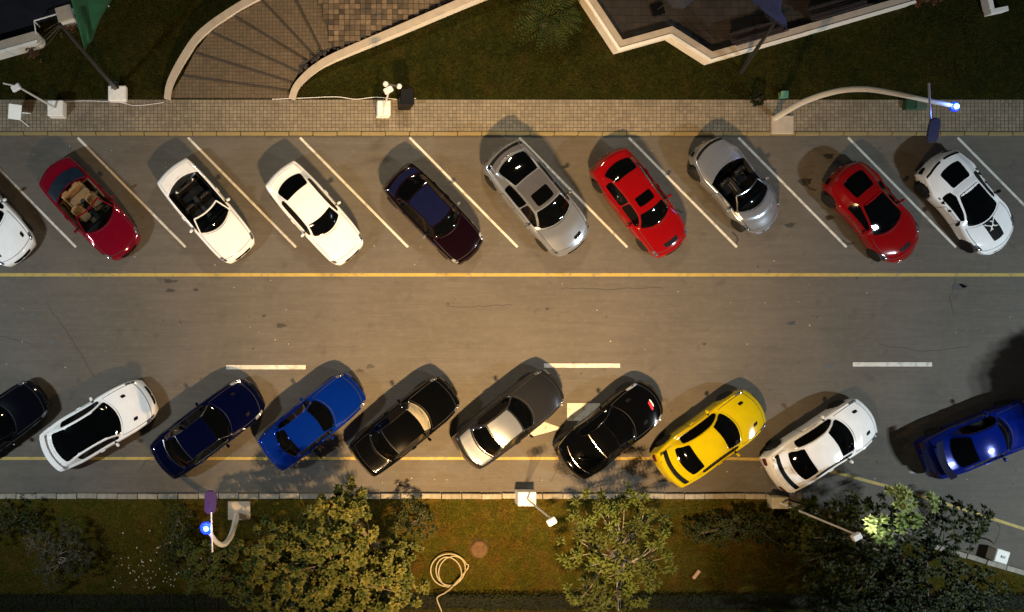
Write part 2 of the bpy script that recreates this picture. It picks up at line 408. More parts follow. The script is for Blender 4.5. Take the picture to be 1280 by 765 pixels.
def blades(name, n, x0, x1, y0, y1, hmin, hmax, m, test=None, wid=.012):
    V = []; F = []
    for i in range(n):
        px = random.uniform(x0, x1); py = random.uniform(y0, y1); x, y = g(px, py)
        if test and not test(x, y, px, py): continue
        d = mnoise.noise(Vector((x * .9, y * .9, 3.1)))
        if random.random() > .62 + d * .9: continue
        h = random.uniform(hmin, hmax) * (1 + .5 * d)
        for k in range(3):
            a = random.random() * 6.28; lean = random.uniform(.2, 1.1) * h; w = wid * random.uniform(.7, 1.5)
            ca, sa = math.cos(a), math.sin(a); b = len(V); ox = x + random.uniform(-.04, .04); oy = y + random.uniform(-.04, .04)
            V += [(ox - sa * w, oy + ca * w, .07), (ox + sa * w, oy - ca * w, .07), (ox + ca * lean, oy + sa * lean, .08 + h)]
            F.append((b, b + 1, b + 2))
    return tag(meshobj(name, V, F, m), kind='stuff')
def t_up(x, y, px, py): return not any(inpoly(x, y, e) for e in excl)
def t_lo(x, y, px, py): return py > (627 if px < 955 else 627 + (px - 955) * .30)
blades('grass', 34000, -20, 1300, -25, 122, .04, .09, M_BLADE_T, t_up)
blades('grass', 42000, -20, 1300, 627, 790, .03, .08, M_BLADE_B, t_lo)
mb = MB()                                           # fallen white petals below the left bushes
for i in range(130):
    px = random.gauss(200, 38); py = random.gauss(712, 22)
    if py < 640 or py > 735: continue
    x, y = g(px, py); r = random.uniform(.015, .04); a = random.random() * 6
    mb.add([(x + r * math.cos(a + k * 1.57) * (1 if k % 2 else .6), y + r * math.sin(a + k * 1.57), .11 + .02 * random.random()) for k in range(4)], [(0, 1, 2, 3)])
tag(mb.build('fallen_petals', mat('petal_white', (.62, .55, .42), .7)), kind='stuff')

# ------------------------------------------------------------------ curved stair between low walls
ZS = .12; RISE = .105
SB = [((209, 125), (362, 125)), ((228, 95), (361, 113)), ((243, 66), (366, 103)), ((263, 40), (374, 90)), ((292, 20), (385, 76)), ((325, -2), (393, 70)), ((366, -6), (402, 65)), ((397, -8), (416, 58))]
stair = thing('curved_stair', (*g(300, 100), .1), 'curved paved stair fanning up between two low concrete walls', 'stair')
iv = Matrix.Translation(-Vector(stair.location))
def rel(o, root):
    o.data.transform(Matrix.Translation(-Vector(root.location))); return o
def brickmat(name, c1, c2, sc):
    m, t, b = newmat(name); L = t.links
    c = t.nodes.new('ShaderNodeTexCoord').outputs['Object']
    br = t.nodes.new('ShaderNodeTexBrick'); br.inputs['Scale'].default_value = sc; br.offset = 0
    br.inputs['Color1'].default_value = (*c1, 1); br.inputs['Color2'].default_value = (*c2, 1); br.inputs['Mortar'].default_value = (*[q * .42 for q in c1], 1)
    br.inputs['Mortar Size'].default_value = .03; br.inputs['Brick Width'].default_value = .5; br.inputs['Row Height'].default_value = .5
    L.new(c, br.inputs['Vector'])
    base = mixc(t, fmul(t, ramp_noise(t, 3, .4, .7, c), .45), br.outputs['Color'], tuple(q * .55 for q in c1))
    L.new(base, b.inputs['Base Color']); b.inputs['Roughness'].default_value = .85
    bp = t.nodes.new('ShaderNodeBump'); bp.inputs['Strength'].default_value = .5; bp.inputs['Distance'].default_value = .01
    L.new(br.outputs['Fac'], bp.inputs['Height']); bp.invert = True; L.new(bp.outputs[0], b.inputs['Normal']); return m
M_TREAD = brickmat('tread_tiles', (.100, .070, .041), (.128, .089, .052), 3.4)
M_NOSE = mat('step_edge', (.035, .028, .021), .85, var=.25)
for i in range(7):
    z = ZS + RISE * (i + 1) if i else .13
    l0, r0 = SB[i]; l1, r1 = SB[i + 1]
    zz = ZS + RISE * i + .01
    a, b, c, d = at(*l0, zz), at(*r0, zz), at(*r1, zz), at(*l1, zz)
    ext = .25
    poly = [(a.x, a.y), (b.x, b.y), (c.x + (c.x - b.x) * ext, c.y + (c.y - b.y) * ext), (d.x + (d.x - a.x) * ext, d.y + (d.y - a.y) * ext)]
    rel(MB().prism(poly, .02, zz - .045).build('riser', M_NOSE, stair), stair)
    # tread slab set back from the riser below so that a dark nosing line shows
    dirn = (Vector((d.x, d.y)) - Vector((a.x, a.y))).normalized() * .10; dirr = (Vector((c.x, c.y)) - Vector((b.x, b.y))).normalized() * .07
    poly2 = [(a.x + dirn.x, a.y + dirn.y), (b.x + dirr.x, b.y + dirr.y), poly[2], poly[3]]
    rel(MB().prism(poly2, zz - .05, zz).build('tread', M_TREAD, stair), stair)
ZL = ZS + RISE * 7 + .01
land_px = [(397, -10), (416, 58), (440, 52), (500, 25), (570, -6), (600, -20), (400, -60)]
LP = [at(*p, ZL) for p in land_px]
landing = MB().prism([(p.x, p.y) for p in LP], .02, ZL - .02).build('landing_base', M_NOSE, stair); rel(landing, stair)
mb = MB(); P2 = [(p.x, p.y) for p in LP]; t = .21
xs = min(p[0] for p in P2); ys = min(p[1] for p in P2)
for i in range(50):
    for j in range(22):
        x = xs + i * t; y = ys + j * t
        if inpoly(x + t / 2, y + t / 2, P2):
            mb.box((x + t / 2, y + t / 2, ZL - .01), (t - .02, t - .02, .05 + random.uniform(-.006, .006)))
cob = mb.build('cobbles', mat('cobble_mixed', (.105, .072, .042), .85, var=.3, scale=5, bump=.2, island=.62), stair); rel(cob, stair); tag(cob, kind='stuff')
mb = MB()                                           # dark boulders edging the landing
for i in range(60):
    k = .55 + i / 60 * 4.4; a = STEP_R[min(int(k) + 1, 5)]; b = STEP_R[min(int(k) + 2, 6)]; f = k - int(k)
    px, py = a[0] + (b[0] - a[0]) * f - 7 - random.uniform(0, 5), a[1] + (b[1] - a[1]) * f - 5 - random.uniform(0, 5)
    p = at(px, py, .9); r = random.uniform(.05, .10)
    mb.lathe([(r * .6, -.12), (r, 0), (r * .7, r * .5), (r * .1, r * .65)], 7, (p.x, p.y, .2 + .55 * min(1, i / 10)), Matrix.Rotation(random.uniform(-.4, .4), 3, 'X'))
b_ = mb.build('edging_stones', mat('dark_stone', (.022, .019, .019), .9, var=.4, bump=.4, island=.4), stair); rel(b_, stair); tag(b_, kind='stuff')
def wall_along(name, px_pts, z0s, z1s, wdt, label, cat, n=6, facecap=True):
    pts = smooth_path([Vector((p[0], p[1], z)) for p, z in zip(px_pts, z1s)], n)
    P = [at(p.x, p.y, p.z) for p in pts]; k = len(P)
    root = thing(name, (P[0].x, P[0].y, .08), label, cat)
    def ring(i, w, zt, zb):
        d = (P[min(i + 1, k - 1)] - P[max(i - 1, 0)]); d.z = 0; d.normalize(); q = Vector((-d.y, d.x, 0)) * w / 2
        c = P[i]
        return [(c.x + q.x, c.y + q.y, zb), (c.x + q.x, c.y + q.y, zt), (c.x - q.x, c.y - q.y, zt), (c.x - q.x, c.y - q.y, zb)]
    for nm, w, f, m in (('wall_body', wdt * .86, lambda z: (z - .06, .02), M_CONC_W), ('coping', wdt, lambda z: (z, z - .062), M_CONC)):
        V = []
        for i in range(k): V += ring(i, w, *f(P[i].z))
        F = [(4 * i + j, 4 * i + (j + 1) % 4, 4 * i + 4 + (j + 1) % 4, 4 * i + 4 + j) for i in range(k - 1) for j in range(4)]
        F += [(3, 2, 1, 0), tuple(4 * (k - 1) + j for j in range(4))]
        rel(meshobj(nm, V, F, m, root), root)
    return root
wall_along('low_wall', [(209, 123), (213, 102), (229, 71), (250, 42), (286, 15), (326, -8), (360, -24)], None, [.30, .4, .55, .7, .82, .95, 1.0], .27, 'curved concrete wall along the left side of the stair', 'wall')
wall_along('low_wall', [(365, 123), (372, 106), (392, 86), (421, 69), (500, 35), (586, -2), (650, -28)], None, [.30, .4, .55, .7, .95, 1.1, 1.2], .28, 'concrete wall curving along the right side of the stair', 'wall')
# ------------------------------------------------------------------ zigzag terrace wall
ZT = .75
def polywall(name, px_pts, z, wdt, label, side=1):
    P = [at(*p, z) for p in px_pts]; k = len(P)
    root = thing(name, (P[0].x, P[0].y, .08), label, 'wall')
    def offs(o):
        out = []
        for i in range(k):
            d1 = (P[i] - P[max(i - 1, 0)]); d2 = (P[min(i + 1, k - 1)] - P[i])
            if d1.length < 1e-5: d1 = d2
            if d2.length < 1e-5: d2 = d1
            d1 = Vector((d1.x, d1.y)).normalized(); d2 = Vector((d2.x, d2.y)).normalized()
            n1 = Vector((-d1.y, d1.x)); n2 = Vector((-d2.y, d2.x)); m_ = (n1 + n2).normalized()
            out.append(Vector((P[i].x, P[i].y)) + m_ * o / max(.3, m_.dot(n1)))
        return out
    def band(nm, o0, o1, zb, zt, m):
        A = offs(o0 * side); B = offs(o1 * side); V = []
        for i in range(k): V += [(A[i].x, A[i].y, zb), (A[i].x, A[i].y, zt), (B[i].x, B[i].y, zt), (B[i].x, B[i].y, zb)]
        F = [(4 * i + j, 4 * i + (j + 1) % 4, 4 * i + 4 + (j + 1) % 4, 4 * i + 4 + j) for i in range(k - 1) for j in range(4)] + [(3, 2, 1, 0), tuple(4 * (k - 1) + j for j in range(4))]
        rel(meshobj(nm, V, F, m, root), root)
    band('wall_body', -.02, .26, .02, z - .10, M_CONC_W)
    band('coping', .06, .34, z - .12, z - .02, M_CONC)
    band('edge_strip', -.05, .06, z - .10, z + .012, mat('white_edge', (.80, .76, .68), .6, var=.05))
    return root
polywall('terrace_wall', [(715, -30), (733, 0), (774, 62), (839, 44), (889, 76), (1138, 4), (1145, 2)], ZT, .34, 'zigzag concrete terrace wall with a pale front edge beside the palm')
tf_px = [(735, -60), (745, 8), (776, 52), (842, 38), (893, 66), (1135, -2), (1200, -40), (1200, -80)]
TF = [at(*p, .5) for p in tf_px]
tag(MB().prism([(p.x, p.y) for p in TF], .02, .46).build('terrace_floor', mat('terrace_bed', (.03, .028, .026), .9)), kind='structure')
mb = MB(); P2 = [(p.x, p.y) for p in TF]; t = .30; xs = min(p[0] for p in P2); ys = min(p[1] for p in P2)
for i in range(60):
    for j in range(18):
        x = xs + i * t; y = ys + j * t
        if all(inpoly(x + q * t, y + r * t, P2) for q in (0, 1) for r in (0, 1)): mb.box((x + t / 2, y + t / 2, .46), (t - .015, t - .015, .03 + random.uniform(-.004, .004)))
tag(mb.build('terrace_tiles', mat('terrace_tile', (.024, .017, .012), .6, var=.2, scale=3, island=.2)), kind='stuff')
def parasol(px, py, r, z, m, label, n=8, rot=0):
    p = at(px, py, z); root = thing('parasol', (p.x, p.y, .48), label, 'parasol', rz=rot)
    h = z - .48
    MB().tube([(0, 0, 0), (0, 0, h + .1)], .03).build('pole', M_DARKSTEEL, root)
    V = [(0, 0, h + .42)] + [(r * .5 * math.cos(2 * math.pi * i / n), r * .5 * math.sin(2 * math.pi * i / n), h + .2) for i in range(n)] + [(r * math.cos(2 * math.pi * i / n), r * math.sin(2 * math.pi * i / n), h) for i in range(n)]
    V += [(v[0], v[1], v[2] - .18) for v in V[n + 1:]]
    F = [(0, 1 + i, 1 + (i + 1) % n) for i in range(n)] + [(1 + i, 1 + n + i, 1 + n + (i + 1) % n, 1 + (i + 1) % n) for i in range(n)] + [(1 + n + i, 1 + 2 * n + i, 1 + 2 * n + (i + 1) % n, 1 + n + (i + 1) % n) for i in range(n)]
    meshobj('canopy', V, F, m, root)
    MB().box((0, 0, .04), (.5, .5, .08), ch=.02).build('base', M_BLACKP, root)
M_CANB = mat('black_canvas', (.012, .012, .018), .8, var=.3)
parasol(850, -10, .62, 2.7, M_CANB, 'black parasol at the top edge above the zigzag terrace', rot=.3)
def bench(px, py, L, ang, label):
    p = at(px, py, .5); root = thing('bench', (p.x, p.y, .485), label, 'bench', 'dark slatted benches on the terrace', rz=ang)
    m = mat('dark_red_wood', (.020, .010, .008), .6, var=.3, scale=4)
    for i in range(5): MB().box((0, (i - 2) * .105, .43), (L, .085, .035), ch=.008).build('slat', m, root)
    for s in (-1, 1):
        MB().box((s * L * .42, 0, .205), (.06, .46, .41)).build('leg', M_DARKSTEEL, root)
    MB().box((0, -.30, .70), (L, .03, .12), ch=.008).build('backrest', m, root)
A_W = math.atan2(76 - 4, 1138 - 889)
bench(940, 44, 2.1, A_W, 'dark wooden bench along the terrace wall left of the blue flag')
bench(1040, 12, 2.3, A_W, 'dark wooden bench along the terrace wall right of the blue flag')

# left terrace: wall with rounded end, pier, handrail
def capsule_wall(a, b, z, w, label, name='low_wall'):
    A, B = at(*a, z), at(*b, z); root = thing(name, (B.x, B.y, .08), label, 'wall')
    d = (B - A); d.z = 0; L = d.length; ang = math.atan2(d.y, d.x); root.rotation_euler = (0, 0, ang)
    poly = [(-L, -w / 2), (0, -w / 2)] + [(w / 2 * math.cos(t), w / 2 * math.sin(t)) for t in [R(-90 + 15 * i) for i in range(1, 12)]] + [(0, w / 2), (-L, w / 2)]
    MB().prism(poly, -.06, z - .08 - .05).build('wall_body', M_CONC_W, root)
    MB().prism([(x * 1.0, y * 1.06) for x, y in poly], z - .13, z - .08).build('coping', M_CONC, root)
    MB().prism([(-L * .55, -w / 2 - .02), (.02, -w / 2 - .02), (.1, -w / 4), (-L * .55, -w / 4)], z - .081, z - .05).build('edge_strip', MATS['white_edge'], root)
    return root
capsule_wall((-60, 76), (43, 47), .9, .46, 'grey concrete wall with a rounded end at the left edge')
p = at(80, 16, 1.2); pier = thing('gate_pier', (p.x, p.y, .08), 'square concrete pier on the white handrail by the green flag', 'pier', rz=.28)
MB().box((0, 0, .5), (.56, .52, 1.0), ch=.02).build('shaft', M_CONC_W, pier); MB().box((0, 0, 1.06), (.62, .58, .1), ch=.02).build('cap', M_CONC, pier)
hr = thing('handrail', (*at(43, 28, .95)[:2], .08), 'thin white handrail running from the rounded wall past the pier', 'handrail')
pts = [at(45, 42, .9), at(42.5, 26, .95), at(71, 17.5, .95), at(92, 11, .95), at(131, 0, .95), at(170, -12, .95)]
rel(MB().tube(pts, .03).build('rail', M_WHITE, hr), hr)
for q in (pts[1], pts[4]): rel(MB().tube([(q.x, q.y, .1), (q.x, q.y, .95)], .022).build('post', M_WHITE, hr), hr)
tag(MB().prism([tuple(at(*p, .3)[:2]) for p in ((-80, -80), (-80, 80), (44, 46), (44, 30), (140, -2), (180, -80))][::1], .02, .3).build('side_terrace', mat('dark_slate_floor', (.007, .007, .012), .5, var=.3, scale=2)), kind='structure')

# ------------------------------------------------------------------ street lamps, floodlight posts, flags
def street_lamp(path, panel, stick, led, panel_dim, prot, solar, pad, label, halo_r):
    P = [at(*q) for q in path]; root = thing('street_lamp', (P[0].x, P[0].y, .1), label, 'street lamp', 'curved solar street lamps')
    sp = smooth_path(P, 6); n = len(sp)
    rel(MB().tube(sp, [.12 - .05 * i / (n - 1) for i in range(n)], 10).build('post', M_LAMPPOST, root, smooth=True), root)
    b = at(*pad); rel(MB().box((b.x, b.y, .13), (.9, .75, .12), ch=.03).build('footing', M_CONC, root), root)
    e = P[-1]
    rel(MB().tube([at(*stick[0]), at(*stick[1])], .035).build('bracket', mat('bracket_steel', (.45, .43, .47), .4, .4), root), root)
    pc = at(*panel); w, l = panel_dim
    poly = []
    for i in range(24):
        t = 2 * math.pi * i / 24; c, s_ = math.cos(t), math.sin(t)
        poly.append((w / 2 * math.copysign(abs(c) ** .6, c), l / 2 * math.copysign(abs(s_) ** .6, s_)))
    o = MB().prism(poly, -.03, .03, .02).build('solar_panel', solar, root); o.location = pc - Vector(root.location); o.rotation_euler = (R(18), 0, prot)
    lc = at(*led)
    hd = MB().lathe([(.03, .14), (.10, .10), (.12, .02), (.10, -.03), (.06, -.05)], 12, lc).build('lamp_head', M_LAMPPOST, root, smooth=True); rel(hd, root)
    ld = MB().lathe([(.02, .0), (.095, .02), (.09, .06), (.05, .11), (.01, .125)], 12, lc + Vector((0, 0, .06))).build('led', M_BLUE_LED, root, smooth=True); rel(ld, root)
    dm = MB().lathe([(halo_r, -.02), (halo_r, .02), (halo_r * .85, .05), (.1, .06)], 20, lc).build('halo_disc', M_BLUE_HALO, root, smooth=True); rel(dm, root)  # glowing disc added around the led to imitate its blue halo
    pl = bpy.data.lights.new('blue_glow', 'POINT'); pl.energy = 55; pl.color = (.12, .25, 1); pl.shadow_soft_size = .08
    po = link(bpy.data.objects.new('blue_glow', pl)); po.location = lc + Vector((0, 0, .32))
street_lamp([(968, 148, .1), (1003, 128, 2.2), (1044, 114.5, 3.8), (1080, 111.5, 5.0), (1117, 116.5, 5.8), (1162, 126, 6.2), (1190, 132, 6.2)],
            (1167, 163, 6.6), ((1161, 104, 6.3), (1163, 152, 6.5)), (1193, 133.5, 6.2), (.40, .84), R(3), M_SOLAR, (977, 156, .1), 'curved white street lamp on the upper walk with blue panel and lit blue light', .17)
street_lamp([(296, 643, .1), (291, 664, 2.0), (285, 676, 3.0), (278, 681, 3.9), (270, 677, 4.5), (264, 668, 4.8), (259, 661, 4.9)],
            (263, 628, 5.4), ((265.5, 690, 5.1), (264, 640, 5.3)), (258, 660, 4.9), (.44, .92), R(-4), M_SOLARP, (299, 638, .08), 'curved white street lamp with violet panel in the lower lawn', .23)
def plinth(px, py, zt, w, l, rz, m=M_BLOCK):
    p = at(px, py, zt); return p
def flood_post(px, py, zt, w, l, head, zh, label, extra=None, rz=0.0, m=M_BLOCK, ground=.1):
    p = at(px, py, zt); root = thing('floodlight_post', (p.x, p.y, ground), label, 'floodlight', 'small floodlight posts on white plinths')
    h = zt - ground
    MB().box((0, 0, h / 2), (w, l, h), rz=rz, ch=.02).build('plinth', m, root)
    if head:
        e = at(*head, zh) - Vector((p.x, p.y, ground))
        MB().tube([(0, 0, h - .02), e], [.045, .035], 8).build('pole', M_LAMPPOST, root)
        MB().box(e + Vector((-.05, -.05, .03)), (.34, .24, .14), rz=.5, ch=.03).build('lamp_head', M_WHITE, root)
        if extra: extra(root, p, e)
    return root
def x1(root, p, e):
    q = at(4, 104, 3.4) - Vector(root.location)
    MB().tube([e, q], .03).build('arm', M_LAMPPOST, root)
def x2(root, p, e):
    a = at(482, 105, 3.2) - Vector(root.location); b = at(499, 108, 3.1) - Vector(root.location)
    MB().tube([a, b], .04).build('crossbar', mat('dark_bracket', (.05, .04, .05), .5), root)
    for q in (a, b): MB().lathe([(.04, -.10), (.095, -.05), (.10, .03), (.06, .08), (.02, .09)], 12, q).build('lamp', M_WHITE, root, smooth=True)
flood_post(69, 135, .7, .62, .62, (22, 108), 3.0, 'leaning post with a long arm on a white plinth left of the green flag', x1)
flood_post(480, 135, .7, .52, .6, (487, 111), 2.4, 'short post with two white lamps on a plinth near the stair', x2)
flood_post(659, 624, .62, .72, .56, (691, 650), 3.6, 'leaning post with white lamp head on a plinth beside the lower kerb', ground=.08)
flood_post(976, 629, .5, .66, .46, (1072, 669), 4.4, 'long thin leaning post on a tan plinth beside the dark tree', m=mat('tan_plinth', (.40, .36, .25), .8), ground=.08)
hp0 = at(1072, 669, 4.4)                            # this small floodlight is lit: it shines on the brightened leaf tufts
spot('post_lamp', hp0 + Vector((.12, .12, .25)), at(1122, 628, 3.9), 170, (.96, 1.0, .92), 110, .8, .06)
p = at(1253, 696, .55); b = thing('plinth', (p.x, p.y, .08), 'lone white plinth beside the kerb at the lower right', 'plinth', rz=R(-17))
MB().box((0, 0, .235), (.55, .52, .47), ch=.03).build('block', M_BLOCK, b); MB().box((.03, 0, .48), (.16, .1, .03)).build('base_plate', mat('grey_steel', (.2, .2, .2), .5), b)
p = at(19, 140, .8); sg = thing('sign', (p.x, p.y, .12), 'small white board tilted on a short stand at the far left of the walk', 'sign', rz=R(-6))
o = MB().box((0, 0, 0), (.5, .62, .04), ch=.012).build('board', M_WHITE, sg); o.location = (0, 0, .72); o.rotation_euler = (R(25), R(12), 0)
MB().tube([(0, 0, 0), (0, 0, .7)], .03).build('stand', M_LAMPPOST, sg); MB().tube([(-.1, -.1, .02), (.42, -.42, .03)], .025).build('foot', M_LAMPPOST, sg); MB().tube([(-.1, .1, .02), (.42, .12, .03)], .025).build('foot', M_LAMPPOST, sg)

def flag(base, top_z, lean, cloth, m, label, grp, block):
    b = at(*base, .1); root = thing('flag', (b.x, b.y, .1), label, 'flag', grp)
    top = b + Vector(lean) + Vector((0, 0, top_z))
    rel(MB().tube([b, top], [.10, .045], 10).build('pole', M_DARKSTEEL, root, smooth=True), root)
    if block:
        q = at(146, 116, .5); rel(MB().box((q.x, q.y, .26), (.72, .62, .40), ch=.04).build('plinth', M_BLOCK, root), root)
        rel(MB().box((b.x, b.y + .1, .475), (.3, .3, .03)).build('base_plate', M_DARKSTEEL, root), root)
    # cloth: quad grid with soft folds, hung from the upper pole
    A, B, C, D = [at(*c) for c in cloth]; V = []; n, k = 14, 10
    for i in range(n + 1):
        for j in range(k + 1):
            u, v = i / n, j / k
            pnt = A.lerp(B, u).lerp(D.lerp(C, u), v)
            V.append(pnt + Vector((.10 * math.sin(u * 9 + v * 2), .12 * math.sin(u * 7 + v), .05 * math.sin(u * 11))) * u)
    F = [(i * (k + 1) + j, (i + 1) * (k + 1) + j, (i + 1) * (k + 1) + j + 1, i * (k + 1) + j + 1) for i in range(n) for j in range(k)]
    o = meshobj('cloth', V, F, m, root, smooth=True); rel(o, root)
    s = o.modifiers.new('thickness', 'SOLIDIFY'); s.thickness = .01
flag((146, 112), 9.3, (0, 0, 0), [(87, -6, 10), (150, -14, 9.4), (118, 38, 6.4), (106, 64, 5.6)], mat('green_flag_cloth', (.012, .10, .03), .8, var=.25, scale=2), 'green flag on a dark pole rising from a white plinth', 'flags along the upper lawn', True)
flag((926, 90), 4.2, (-.5, 1.2, 0), [(985, 38, 3.6), (972, -12, 6.0), (925, -14, 6.0), (952, 12, 4.8)], mat('blue_flag_cloth', (.004, .010, .06), .8, var=.25, scale=2), 'dark blue flag on a leaning pole over the zigzag terrace', 'flags along the upper lawn', False)

# bins, boxes, cable, hose, stump
def bin_(px, py, z, r, l, label, cat='bin'):
    p = at(px, py, z); root = thing('litter_bin', (p.x, p.y, .12), label, cat)
    h = z - .12
    MB().box((0, 0, h / 2), (r * 2, l, h), ch=.05, taper=1.04).build('body', M_BLACKP, root)
    MB().box((0, .02, h + .03), (r * 2.15, l * 1.05, .07), ch=.03).build('lid', mat('bin_lid', (.004, .004, .006), .4, spec=.15), root)
    for s in (-1, 1): MB().lathe([(.07, -.02), (.07, .02)], 10, (s * r * .9, l * .52, .08), Matrix.Rotation(R(90), 3, 'Y')).build('wheel', M_TYRE, root)
    MB().tube([(-r * .8, l * .55, h - .02), (-r * .8, l * .62, h), (r * .8, l * .62, h), (r * .8, l * .55, h - .02)], .016).build('handle', M_BLACKP, root)
bin_(509, 122, 1.1, .25, .62, 'black wheeled bin standing right of the two-lamp post')
def leaf_ball(name, px, py, z, r, n, m, label, cat, ls=.12):
    p = at(px, py, z); root = thing(name, (p.x, p.y, .1), label, cat)
    V = []; F = []
    for i in range(n):
        d = Vector((random.gauss(0, 1), random.gauss(0, 1), random.gauss(.2, 1))).normalized() * r * random.uniform(.6, 1.05)
        c = d + Vector((0, 0, z - .1)); leaf(V, F, c, d.normalized() + Vector((random.uniform(-.6, .6), random.uniform(-.6, .6), .3)), ls, ls * .4)
    meshobj('crown', V, F, m, root); MB().tube([(0, 0, 0), (0, 0, z)], .03).build('stem', M_BARK, root); return root
def leaf(V, F, c, d, l, w):
    d = Vector(d).normalized(); s = d.cross(Vector((0, 0, 1)))
    if s.length < .05: s = Vector((1, 0, 0))
    s.normalize(); up = s.cross(d); b = len(V); dr = -.18 * l
    V += [c, c + d * l * .45 + s * w + up * l * .06, c + d * l * .45 - s * w + up * l * .06, c + d * l + up * dr]
    F += [(b, b + 1, b + 2), (b + 1, b + 3, b + 2)]
M_LEAF_D = leafmat('dark_leaf', (.010, .014, .006), (.025, .03, .012), (.015, .02, .008))
leaf_ball('shrub', 947, 124, .5, .22, 160, M_LEAF_D, 'small round black shrub in a gap of the upper walk edge', 'shrub')
p = at(981, 118, .35); gb = thing('utility_box', (p.x, p.y, .1), 'tiny pale green box in the grass beside the street lamp foot', 'box')
MB().box((0, 0, .12), (.26, .26, .24), ch=.02).build('body', mat('pale_green_plastic', (.14, .30, .18), .5), gb); MB().box((0, 0, .25), (.29, .29, .03), ch=.01).build('lid', MATS['pale_green_plastic'], gb)
p = at(1146, 130, .35); gb = thing('utility_box', (p.x, p.y, .12), 'dark green cabinet with a paler lid under the lamp arm', 'box')
MB().box((0, 0, .11), (.82, .42, .22), ch=.02).build('body', mat('dark_green_steel', (.012, .05, .02), .5), gb); MB().box((.2, 0, .235), (.42, .38, .03), ch=.01).build('lid', mat('grey_green_steel', (.06, .09, .065), .5), gb)
cb = MB().tube(smooth_path([at(x, y, .135) for x, y in ((340, 124), (380, 122.5), (420, 121), (445, 124), (470, 121.5), (500, 124.5), (520, 123))], 5), .014, 6).build('cable', M_WHITE); tag(cb, 'thin white cable lying along the grass edge beside the stair', 'cable')
cb = MB().tube(smooth_path([at(x, y, .135) for x, y in ((80, 127), (110, 126), (150, 128), (170, 132), (205, 128))], 5), .012, 6).build('cable', M_WHITE); tag(cb, 'thin pale cable across the walk near the green flag', 'cable')
hp = []
for i in range(70):
    t = i / 70 * 2 * math.pi * 2.7 + 1.9; k = i / 70
    hp.append(at(562 + (15 + 6 * k + 2 * math.sin(t * .5)) * math.cos(t) + 4 * math.sin(t * .37), 714 + (18 + 3 * k) * math.sin(t) + 2 * math.sin(t * .7), .16 + .07 * k + .02 * math.sin(t * 3)))
hp += [at(x, y, z) for x, y, z in ((562, 737, .3), (550, 744, .5), (546, 748, .6), (549, 757, .62), (553, 768, .55), (555, 785, .2))]
hs = MB().tube(smooth_path(hp, 2), .027, 8).build('hose', mat('cream_hose', (.36, .31, .19), .5, var=.15), smooth=True); tag(hs, 'coiled cream garden hose lying on the lower lawn', 'hose')
p = g(598, 685); st = thing('tree_stump', (*p, .08), 'round sawn tree stump in the lower lawn right of the hose', 'stump')
MB().lathe([(.40, 0), (.36, .05), (.33, .10), (.30, .12), (.02, .13)], 14).build('wood', mat('stump_wood', (.085, .045, .015), .9, var=.4, scale=8, bump=.6, bscale=20), st)
p = at(870, 718, .12); o = MB().box((p.x, p.y, .15), (.42, .14, .05), rz=.9, ch=.02).build('wood_scrap', mat('scrap_wood', (.42, .25, .14), .8)); tag(o, 'short pale piece of wood lying on the lower lawn', 'wood')
q = [at(*c, .5) for c in ((1238, 16), (1262, 11))]
lw = thing('low_wall', (*at(1250, 12, .5)[:2], .08), 'small white corner wall at the upper right edge', 'wall', rz=.2)
MB().box((0, 0, .2), (.72, .2, .42), ch=.015).build('wall_body', M_BLOCK, lw); MB().box((-.28, .38, .2), (.2, .56, .42), ch=.015).build('wall_return', M_BLOCK, lw)

# low hedge along the foot of the lower lawn
def hedge():
    root = thing('hedge', (*g(640, 748), .08), 'low dark clipped hedge along the bottom of the lawn', 'hedge')
    V = []; F = []; x0, x1 = g(-60, 0)[0], g(1340, 0)[0]
    core = MB()
    for i in range(46):
        xa = x0 + (x1 - x0) * i / 46
        core.box((xa + .5, g(0, 750)[1] + random.uniform(-.04, .04), .22), (.98, .5, .30), ch=.06)
    rel(core.build('branches', mat('hedge_core', (.004, .005, .002), .95, var=.3), root), root)
    for i in range(26000):
        x = random.uniform(x0, x1); y = g(0, 750)[1] + random.uniform(-.34, .34); z = .34 + random.uniform(-.12, .12)
        leaf(V, F, Vector((x, y, z)), Vector((random.uniform(-1, 1), random.uniform(-1, 1), random.uniform(-.2, .8))), random.uniform(.05, .1), .02)
    rel(meshobj('foliage', V, F, leafmat('hedge_leaf', (.009, .014, .002), (.018, .023, .004), (.016, .016, .004), .8), root), root)
hedge()

